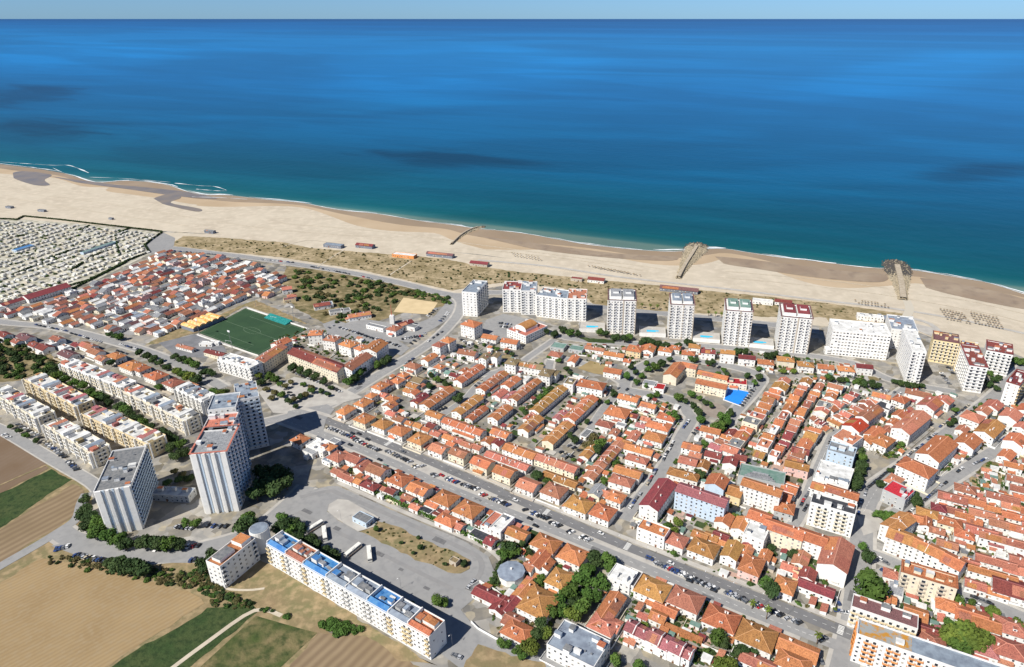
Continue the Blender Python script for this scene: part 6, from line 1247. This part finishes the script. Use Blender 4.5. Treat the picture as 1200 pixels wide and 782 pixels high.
trees('in the hotel grounds', 'trees in the hotel grounds', """1055 449 3.2 d;1063 451 3.2 d;1072 452 3.4 d;1080 452 3 d;1048 447 2.6 d;1160 450 3.4 d;1165 445 3.4 d;1170 442 3 d;1160 437 3 d;1168 455 3 d;1190 422 4 d;1198 424 4 d;1153 446 2.6 d""")
trees('in the south east quarter', 'trees of the south east quarter', """1120 702 4.6 g;1140 706 2.2 g;1164 717 3.6 y;1192 734 4.2 y;1112 731 3 g;1118 745 6 y;1130 742 6.5 y;1140 750 6 y;1150 748 5.5 y;1125 755 5.5 g;1112 749 4 g;1100 742 3.6 d;1166 735 2.6 d;1172 606 3 d;1195 608 2.4 d;1122 596 2.4 d;1135 600 2.4 d;1195 592 2.4 d;1135 683 2 g;1098 634 2 g;1108 600 1.8 d;1110 637 1.8 g""")
trees('round the planted plaza', 'trees of the planted plaza', """305 448 3.6 d;316 440 4.2 d;322 445 3.8 d;343 430 4.4 d;352 434 4.2 d;361 437 4.2 d;370 441 4 d;380 447 3.6 d;330 462 3 d;322 460 2.8 s;318 466 2.6 s;338 470 3.4 d;344 468 3 s;352 465 3 d;358 462 3 s;365 458 3.2 d;335 452 3 s;328 450 2.6 d;342 448 2.8 s;355 450 2.6 d;365 454 2.6 s;377 458 2.8 d;312 456 2.8 s;408 446 4.4 d;415 443 4.4 d;420 437 4.6 d;425 432 4 d;442 427 4 d;450 424 4.4 d;455 420 4 d;384 462 2.6 d;388 454 2.4 d;346 476 2.4 d;303 440 3.6 g""")
trees('along the left road', 'trees along the left road', """163 413 4 d;172 417 4.4 d;180 421 4.4 d;187 425 4 d;196 430 3.6 d;205 418 4 d;213 421 4.2 g;220 424 4.4 g;228 428 4.4 g;207 435 4.2 g;215 438 4.4 g;222 441 5 g;230 445 5 g;240 436 4.2 g;247 437 4.2 g;250 458 4 g;258 461 4.2 g;264 459 3.4 d;135 394 4 d;140 395 4 d;128 392 3.4 d;130 425 4 d;122 420 3.4 d;200 450 3.6 d;186 453 3.4 d;212 461 3.4 d;146 430 3 d""")
trees('between the left flats', 'trees between the left flats', """68 440 4.5 d;76 444 4.5 d;86 448 4.5 d;96 452 4.5 d;106 460 5 d;114 463 5 d;120 467 5 d;128 472 4 d;140 476 4.5 d;146 480 4.5 g;152 485 4.4 d;160 490 4.4 d;168 495 4.4 d;176 500 4 d;190 507 4.5 d;196 511 4.5 g;204 515 4.4 d;212 520 4 d;200 524 4 d;22 505 2.6 d;30 510 2.6 d;12 500 2.4 d;42 516 2.4 d;215 530 4.4 d;205 535 4 d""")
trees('round the left towers', 'trees round the left towers', """100 598 4.5 d;106 606 5 d;112 612 5 d;104 615 4.5 d;96 606 4 d;118 622 5 d;126 628 5 d;136 632 5 d;110 626 4 d;146 638 4.4 d;168 636 4.6 d;178 636 5 d;188 637 5 d;198 637 5 d;208 637 4.5 d;138 662 5 d;150 664 5 d;160 666 4.6 d;170 667 4.4 d;128 660 4 d;240 662 5 d;250 652 5 d;246 660 4.4 d;286 615 6 d;292 608 5 d;330 618 5.5 d;338 620 5 d;345 612 4 d;350 618 4 d;330 605 3.5 d;318 560 7 d;328 555 7 d;310 568 7 d;322 570 7 d;335 565 6 d;300 578 6 d;308 552 6 d;228 613 3.4 d;217 612 3 g;222 560 3 d;210 562 3 d;196 566 3 d;205 552 2.6 s;214 556 2.6 s;100 585 3.6 d""")
trees('behind the long blue roofed flats', 'trees behind the long flats', """360 634 4 d;370 640 4.4 d;381 646 4 d;392 652 4 d;366 631 3.4 d;432 690 3 d;448 700 3 d;460 704 3.4 d;470 710 3.4 d;480 713 3.4 d;442 692 3 d;513 704 3.6 g;520 706 2.6 g;350 628 4 d""")
trees('on the yard island', 'shrubs of the yard island', """441 620 2.2 d;492 641 1.9 g;470 636 1.3 d;484 648 1.4 d;521 661 1.4 d;490 630 1.4 d;544 660 2.2 d""", noun='shrub')
for u, v, h, lab in ((898,726,8,'tall palm in the avenue median near its right end'), (957,755,7,'palm at corner of avenue and boulevard'), (881,714,5,'small dark palm by hip roofed villa wall')): palm(u, v, h, lab, 'palms of the avenue')
# beach road palms and pines
for i, (u, v) in enumerate(((762,363),(770,364),(830,371),(838,372),(845,373),(714,358),(752,362))): palm(u, v, 6, 'slim palm, %s from left along the seafront road' % nth(i+1), 'palms of the seafront road')
# ---------------------------------------------------------------- hedges and scrub
def scrub(label, poly, n, rr=(1.2, 2.6), cols='dds', name='scrub'):
    """a thicket nobody could count: one mesh of leaf clumps"""
    q = [P(*z) for z in poly]; x0, x1 = min(p.x for p in q), max(p.x for p in q); y0, y1 = min(p.y for p in q), max(p.y for p in q); k = t = 0; b = MB(); ms = sorted(set(cols))
    while k < n and t < 9000:
        t += 1; p = Vector((random.uniform(x0, x1), random.uniform(y0, y1), 0))
        if not (inside(p, q) and free(p, .6, 0)): continue
        k += 1; c = random.choice(cols); me = random.choice(BUSH[c]); r = random.uniform(*rr); M = Matrix.Translation((p.x, p.y, r*.5)) @ Matrix.Rotation(random.uniform(0, 6.28), 4, 'Z') @ Matrix.Diagonal((r*1.2, r*random.uniform(.9, 1.5), r, 1)); i0 = len(b.v); b.v += [tuple(M @ v.co) for v in me.vertices]
        for f in me.polygons: b.f.append(tuple(i0+a for a in f.vertices)); b.m.append(ms.index(c))
    tag(b.build(name, [LEAF[c] for c in ms]), label, 'scrub', None, 'stuff')
scrub('small dark trees scattered among the campsite caravans', [(0,262),(100,266),(184,276),(168,292),(108,327),(54,345),(0,357)], 260, (1, 2.4), 'ddg')
scrub('dark scrub on waste ground below the coast road', [(340,316),(440,330),(500,345),(474,350),(440,366),(425,374),(395,379),(365,360),(350,340)], 190, (1.5, 4.2), 'ddgs')
scrub('green scrub strip between coast road and sand court', [(475,340),(532,350),(528,358),(505,352),(474,348)], 50, (1.5, 3), 'dg')
scrub('dark scrub on the slope at left edge', [(-5,398),(42,402),(76,428),(70,442),(20,445),(-5,440)], 130, (1.5, 4.2), 'ddsg')
scrub('low dark bushes round the seafront car park', [(560,325),(600,319),(650,324),(680,338),(640,336),(570,334)], 50, (1, 2), 'd')
scrub('rough bushes on the verge below the left towers', [(48,652),(70,652),(130,660),(200,668),(240,680),(226,690),(200,688),(120,672),(60,662)], 120, (.7, 2.0), 'dgss')
scrub('weedy bushes on the slope beside the long flats', [(215,668),(250,670),(262,690),(310,712),(370,735),(330,722),(300,716),(250,712),(232,690)], 110, (.8, 2), 'sgd')
scrub('green thicket below the long flats', [(376,729),(420,733),(424,744),(400,746),(380,739)], 26, (1.6, 3), 'g')
scrub('dry tufts on the left dunes', [(200,284),(260,281),(330,286),(440,299),(520,305),(600,321),(600,330),(530,340),(430,318),(330,300),(215,290)], 330, (.6, 1.7), 'ssd')
scrub('dry tufts on the dunes behind the beach towers', [(605,320),(700,329),(780,337),(960,355),(1060,370),(955,370),(780,363),(700,358)], 220, (.6, 1.6), 'ssd')
scrub('weeds on the bus yard island', [(444,609),(480,627),(535,649),(548,660),(524,670),(470,646),(424,622)], 60, (.4, 1.1), 'ssd')
scrub('weeds on vacant lot by lower street', [(1145,554),(1160,542),(1186,552),(1176,565)], 40, (.6, 1.4), 'gs')
G = 'garden hedges on the avenue'
hedge([(583,686),(580,676),(586,662),(592,654)], 1.5, 'dark hedge beside bus yard bend', h=2.4, col='d', group=G)
hedge([(628,633),(622,645),(615,652)], 1.2, 'clipped green hedge between south villas', h=2.4, col='g', group=G)
hedge([(740,700),(748,690),(754,678)], 1.1, 'green hedge beside white modern flats', h=2.2, col='g', group=G)
hedge([(824,470),(834,474)], 1.2, 'low green hedge at the school yard', h=1.5, col='g', group=G)
hedge([(1050,449),(1080,454)], 2, 'green hedge at foot of tall hotel wing', h=2.4, col='g', group=G)
hedge([(395,560),(450,584),(500,606),(550,630),(572,643)], 1.0, 'long garden hedge facing the bus yard', h=3.0, col='g', group=G)
hedge([(1010,528),(1002,573)], 2.2, 'tall dark hedge under boulevard cypress trees', h=3, col='d', group=G)
# ---------------------------------------------------------------- garden walls, plot by plot
WLM = [WALL['w'], WALL['w'], WALL['c'], WALL['n']]; k = {}
for (x, y, an, w_, d_, where) in PLOT:
    if not ('avenue' in where or 'walled' in where or 'tree' in where or 'plaza street' in where): continue
    if w_*d_ < 85: continue
    W, D = w_/2+2.2, d_/2+3.2; c, s = math.cos(an), math.sin(an); T = lambda a, b_: Vector((x+a*c-b_*s, y+a*s+b_*c, 0))
    cor = [T(W, D*.6), T(W, -D), T(-W, -D), T(-W, D*.6)]
    if not all(free(q, .1, -.3) for q in cor + [T(0, -D), T(W, 0), T(-W, 0)]): continue
    k[where] = k.get(where, 0)+1
    yard_wall('garden_wall', cor, random.uniform(1.0, 1.6), random.choice(WLM), 'pale garden wall, %s of those %s' % (nth(k[where]), where), 'garden walls', world=True)
    if random.random() < .0:
        for j in range(0):
            q = T(random.uniform(-W+.8, W-.8), -D+random.uniform(.7, 1.8))
            if free(q, .5): shrub(q, random.uniform(.8, 1.6), '%s shrub, number %d inside garden wall %d, %s' % ('small' , j+1, k[where], where), 'garden shrubs', random.choice('ddgy'))

# ---------------------------------------------------------------- what fills the back yards: sheds, shrubs, beds, small trees
def shedproto(kind):
    root = empty('shed', (0,0,0)); b = MB(); w2, d2, h = {'o': (2.2,1.6,2.4), 'r': (1.8,1.5,2.3), 'w': (2.4,1.8,2.6), 'f': (1.6,1.6,2.3), 'n': (2.6,1.4,2.2), 'a': (3.0,1.6,2.5)}[kind]
    b.box(-w2,w2,-d2,d2,0,h,bottom=False); b.build('wall', WALL['w' if kind != 'f' else 'n'], root); b = MB()
    if kind in 'ora':
        v = [(-w2-.2,-d2-.25,h-.05),(w2+.2,-d2-.25,h-.05),(w2+.2,d2+.25,h+.75),(-w2-.2,d2+.25,h+.75)]; b.poly(v); b.poly([(x,y,z-.15) for x,y,z in v[::-1]])
        for a, c in ((0,1),(1,2),(2,3),(3,0)): b.poly(((v[a][0],v[a][1],v[a][2]-.15),(v[c][0],v[c][1],v[c][2]-.15),v[c],v[a]))
    else: b.box(-w2-.15,w2+.15,-d2-.15,d2+.15,h,h+.14)
    b.build('roof', ROOF[kind], root); put('door', DOOR, root, (.2,-d2-.03,0), 0, (.9,1,1.9)); return root
SHED = {k_: shedproto(k_) for k_ in 'orwfna'}; SHU = {k_: 0 for k_ in SHED}; SN = dict(o='orange roofed', r='maroon roofed', w='white flat', f='dark roofed', n='green roofed', a='salmon roofed')
def copyshed(k_, p, an):
    src = SHED[k_]; SHU[k_] += 1
    if SHU[k_] == 1: root = src
    else:
        root = src.copy(); COL.objects.link(root)
        for c in src.children: d = c.copy(); COL.objects.link(d); d.parent = root
    root.location = (p.x, p.y, 0); root.rotation_euler = (0, 0, an); return root
ZONES = [('in the orange terrace quarter', AV, [(392,488),(505,410),(560,400),(650,432),(735,462),(720,480),(690,515),(680,550),(620,555),(500,520),(420,496)], 62, 60),
 ('in the walled villa block', AV, [(690,520),(735,465),(800,474),(806,490),(770,548),(722,605),(690,590),(640,575),(690,550)], 36, 40),
 ('between avenue and bus yard', AV, [(380,525),(470,556),(560,597),(660,640),(690,660),(640,668),(600,650),(560,632),(470,594),(392,560)], 30, 34),
 ('in the yards of the tall flats', AV, [(735,615),(800,530),(860,530),(900,545),(935,575),(925,610),(1000,660),(985,735),(900,705),(800,665)], 34, 30),
 ('in the alley rows', 56, [(800,525),(860,490),(930,440),(1040,460),(1000,490),(960,520),(930,590),(860,560)], 24, 14),
 ('on blocks by the boulevard', 41, [(985,515),(1060,458),(1120,464),(1048,540),(1020,530)], 20, 14),
 ('between the two right streets', 41, [(1045,560),(1100,535),(1185,470),(1205,490),(1090,572)], 22, 22),
 ('in the south east quarter', -27, [(1045,622),(1100,590),(1205,520),(1210,720),(1150,690),(1100,665)], 46, 34),
 ('in the lower right corner', -27, [(1030,680),(1100,690),(1205,740),(1205,790),(1130,770),(1060,735)], 14, 14),
 ('beside the tree avenue', AV, [(560,690),(600,660),(650,650),(700,668),(690,700),(630,745),(590,750)], 10, 12),
 ('right of the tree avenue', AV, [(700,700),(760,672),(870,720),(960,765),(900,785),(800,780),(720,750)], 22, 24),
 ('in gardens facing the beach towers', -13, [(650,402),(730,405),(860,410),(1010,428),(1035,445),(980,448),(890,436),(780,424),(700,430)], 24, 44),
 ('round the plaza flats', -20, [(312,400),(360,385),(440,400),(430,420),(400,425),(345,405)], 8, 10)]
LOWB = [crown_mesh(300+i, c, 130, .75, .24, 4) for i, c in enumerate('dgys')]; WLM = [WALL['w'], WALL['w'], WALL['c'], WALL['n']]
BED = [M_GREEN, M_DRYG, M_PINK, M_COURTD, M_PAVE, M_SCRUB]
for zi, (where, za, poly, nsh, nbu) in enumerate(ZONES):
    q = [P(*z) for z in poly]; x0, x1 = min(p.x for p in q), max(p.x for p in q); y0, y1 = min(p.y for p in q), max(p.y for p in q); sh_, bu = [], []; t = 0
    def rnd(): return Vector((random.uniform(x0, x1), random.uniform(y0, y1), 0))
    while len(sh_) < nsh and t < 5000:
        t += 1; p = rnd()
        if inside(p, q) and free(p, 1.6, .1) and not onroad(p, 3): sh_.append(p); FOOT.append((p.x, p.y, R(za), 4.4, 3.4))
    t = 0; beds = 0
    while beds < nsh*1.6 and t < 4000:
        t += 1; p = rnd()
        if inside(p, q) and free(p, .4, 0) and not onroad(p, 3.5):
            beds += 1; w2, d2 = random.uniform(1.5, 5), random.uniform(1.5, 4); c, s_ = math.cos(R(za)), math.sin(R(za)); b = MB(); z = .06+(beds % 40)*.0015+zi*.0001
            b.poly([(p.x+a*c-e*s_, p.y+a*s_+e*c, z) for a, e in ((-w2,-d2),(w2,-d2),(w2,d2),(-w2,d2))]); b.build('garden_bed', random.choice(BED))['kind'] = 'structure'
    t = 0
    while len(bu) < nbu and t < 4000:
        t += 1; p = rnd()
        if inside(p, q) and free(p, .7, 0) and not onroad(p, 2.5): bu.append(p)
    sh_.sort(key=lambda p: p.x/p.y); bu.sort(key=lambda p: p.x/p.y)
    for k_, p in enumerate(sh_):
        kd = random.choice('oowwraafn'); tag(copyshed(kd, p, R(za)+random.choice((0, 0, 1, 2, 3))*math.pi/2), 'small %s yard shed, %s from left %s' % (SN[kd], nth(k_+1), where), 'shed', 'yard sheds')
    for k_, p in enumerate(bu):
        c = random.choice('ddggyg'); shrub(p, random.uniform(.9, 2.3), '%s garden shrub, %s from left %s' % (dict(d='dark green', g='green', y='yellow-green')[c], nth(k_+1), where), 'garden shrubs', c)
    # low plot walls and the loose greenery of the yards
    t = 0; wl_ = []
    while len(wl_) < max(8, nsh*.5) and t < 4000:
        t += 1; p = rnd(); a = R(za)+random.choice((0, math.pi/2)); L = random.uniform(4, 11); dr_ = Vector((math.cos(a), math.sin(a), 0))*L/2
        if inside(p, q) and all(free(p+dr_*f_, .2, 0) for f_ in (-1, -.5, 0, .5, 1)) and not any(onroad(p+dr_*f_, 2.5) for f_ in (-1, 0, 1)): wl_.append((p, dr_))
    wl_.sort(key=lambda e: e[0].x/e[0].y)
    for k_, (p, dr_) in enumerate(wl_): yard_wall('yard_wall', [p-dr_, p+dr_], random.uniform(.9, 1.8), random.choice(WLM), 'low pale plot wall, %s from left %s' % (nth(k_+1), where), 'yard walls', world=True)
    t = k_ = 0; b = MB()
    while k_ < 150 and t < 5000:
        t += 1; p = rnd()
        if not (inside(p, q) and free(p, .3, 0)) or onroad(p, 2.2): continue
        k_ += 1; m = random.choice((0, 0, 1, 1, 2, 3)); me = LOWB[m]; r = random.uniform(.4, 1.5); M = Matrix.Translation((p.x, p.y, r*.5)) @ Matrix.Rotation(random.uniform(0, 6), 4, 'Z') @ Matrix.Diagonal((r*random.uniform(1, 2), r, r, 1)); i0 = len(b.v); b.v += [tuple(M @ v.co) for v in me.vertices]
        for f_ in me.polygons: b.f.append(tuple(i0+a for a in f_.vertices)); b.m.append(m)
    tag(b.build('garden_greenery', [LEAF[c] for c in 'dgys']), 'loose low garden greenery ' + where, 'greenery', None, 'stuff')
for k_ in SHED:
    if SHU[k_] == 0:
        for c in list(SHED[k_].children): bpy.data.objects.remove(c)
        bpy.data.objects.remove(SHED[k_])
yard_wall('boundary_wall', [(303,417.5),(266,405.5),(231,393)], 1.2, WALL['w'], 'white wall along near touchline of pitch')
yard_wall('boundary_wall', [(290,362),(326,374),(360,386)], 1.4, WALL['w'], 'white wall along far touchline of pitch')
yard_wall('boundary_wall', [(957,693),(980,723),(1000,715)] if 0 else [(944,700),(978,714),(984,694)], 2.0, WALL['w'], 'white yard wall before maroon shop at avenue')
yard_wall('boundary_wall', [(550,690),(562,683),(583,695),(595,706)], 2.0, WALL['w'], 'white wall round the maroon roofed restaurant yard')
yard_wall('boundary_wall', [(552,730),(560,738),(585,752)], 1.6, WALL['w'], 'white lower wall of restaurant yard')
yard_wall('boundary_wall', [(822,757),(850,769),(866,776)], 1.6, WALL['w'], 'white wall between red villa and dirt lot')
yard_wall('sea_wall', [(330,281),(400,286),(480,293),(560,300)] if 0 else [(560,307.5),(640,314.5),(720,326.5),(800,335.5),(880,344.5),(960,354.5),(1040,363.5)], .8, WALL['n'], 'low stone sea wall along promenade', th=.5)
# lamps
for i in range(18):
    q = smooth([P(u, v) for u, v in MED], 6); j = int((i+.5)/18*(len(q)-1)); p = q[j]; root = empty('street_lamp', (p.x, p.y, .05), R(59), 'slim street lamp, %s from left in the avenue median' % nth(i+1), 'street lamp', 'street lamps of the avenue'); put('post', LAMP[0], root); put('lamp_head', LAMP[1], root)
for i, (u, v) in enumerate(((450,572),(500,594),(545,615),(400,610),(530,757),(470,690))): lamp(u, v, R(-120), 'tall street lamp, %s of the bus yard' % nth(i+1), 'street lamps of the bus yard')
for i, (u, v) in enumerate(((234,394),(272,408),(300,360),(345,378))):
    p = P(u, v); root = empty('floodlight', (p.x, p.y, 0), R(-30+180*(i < 2)), 'tall floodlight mast, %s at the football pitch' % nth(i+1), 'floodlight', 'floodlights of the pitch'); b = MB(); b.tube((0,0,0),(0,0,18),.2,.12,6); b.build('post', STEEL, root); b = MB(); b.box(-1.6,1.6,-.2,.2,17,18.6); b.build('lamp_head', WHITE, root)
for t in (0, 1):
    g0 = pitch_pt(.5, t); root = empty('football_goal', (g0.x, g0.y, 0), A(287,361,233,390), 'white football goal at %s end of pitch' % ('near' if t else 'far'), 'goal', 'football goals'); b = MB()
    b.tube((0,-3.6,0),(0,-3.6,2.5),.1,n=5); b.tube((0,3.6,0),(0,3.6,2.5),.1,n=5); b.tube((0,-3.6,2.5),(0,3.6,2.5),.1,n=5); b.build('frame', WHITE, root)

build_cars(); build_trees()
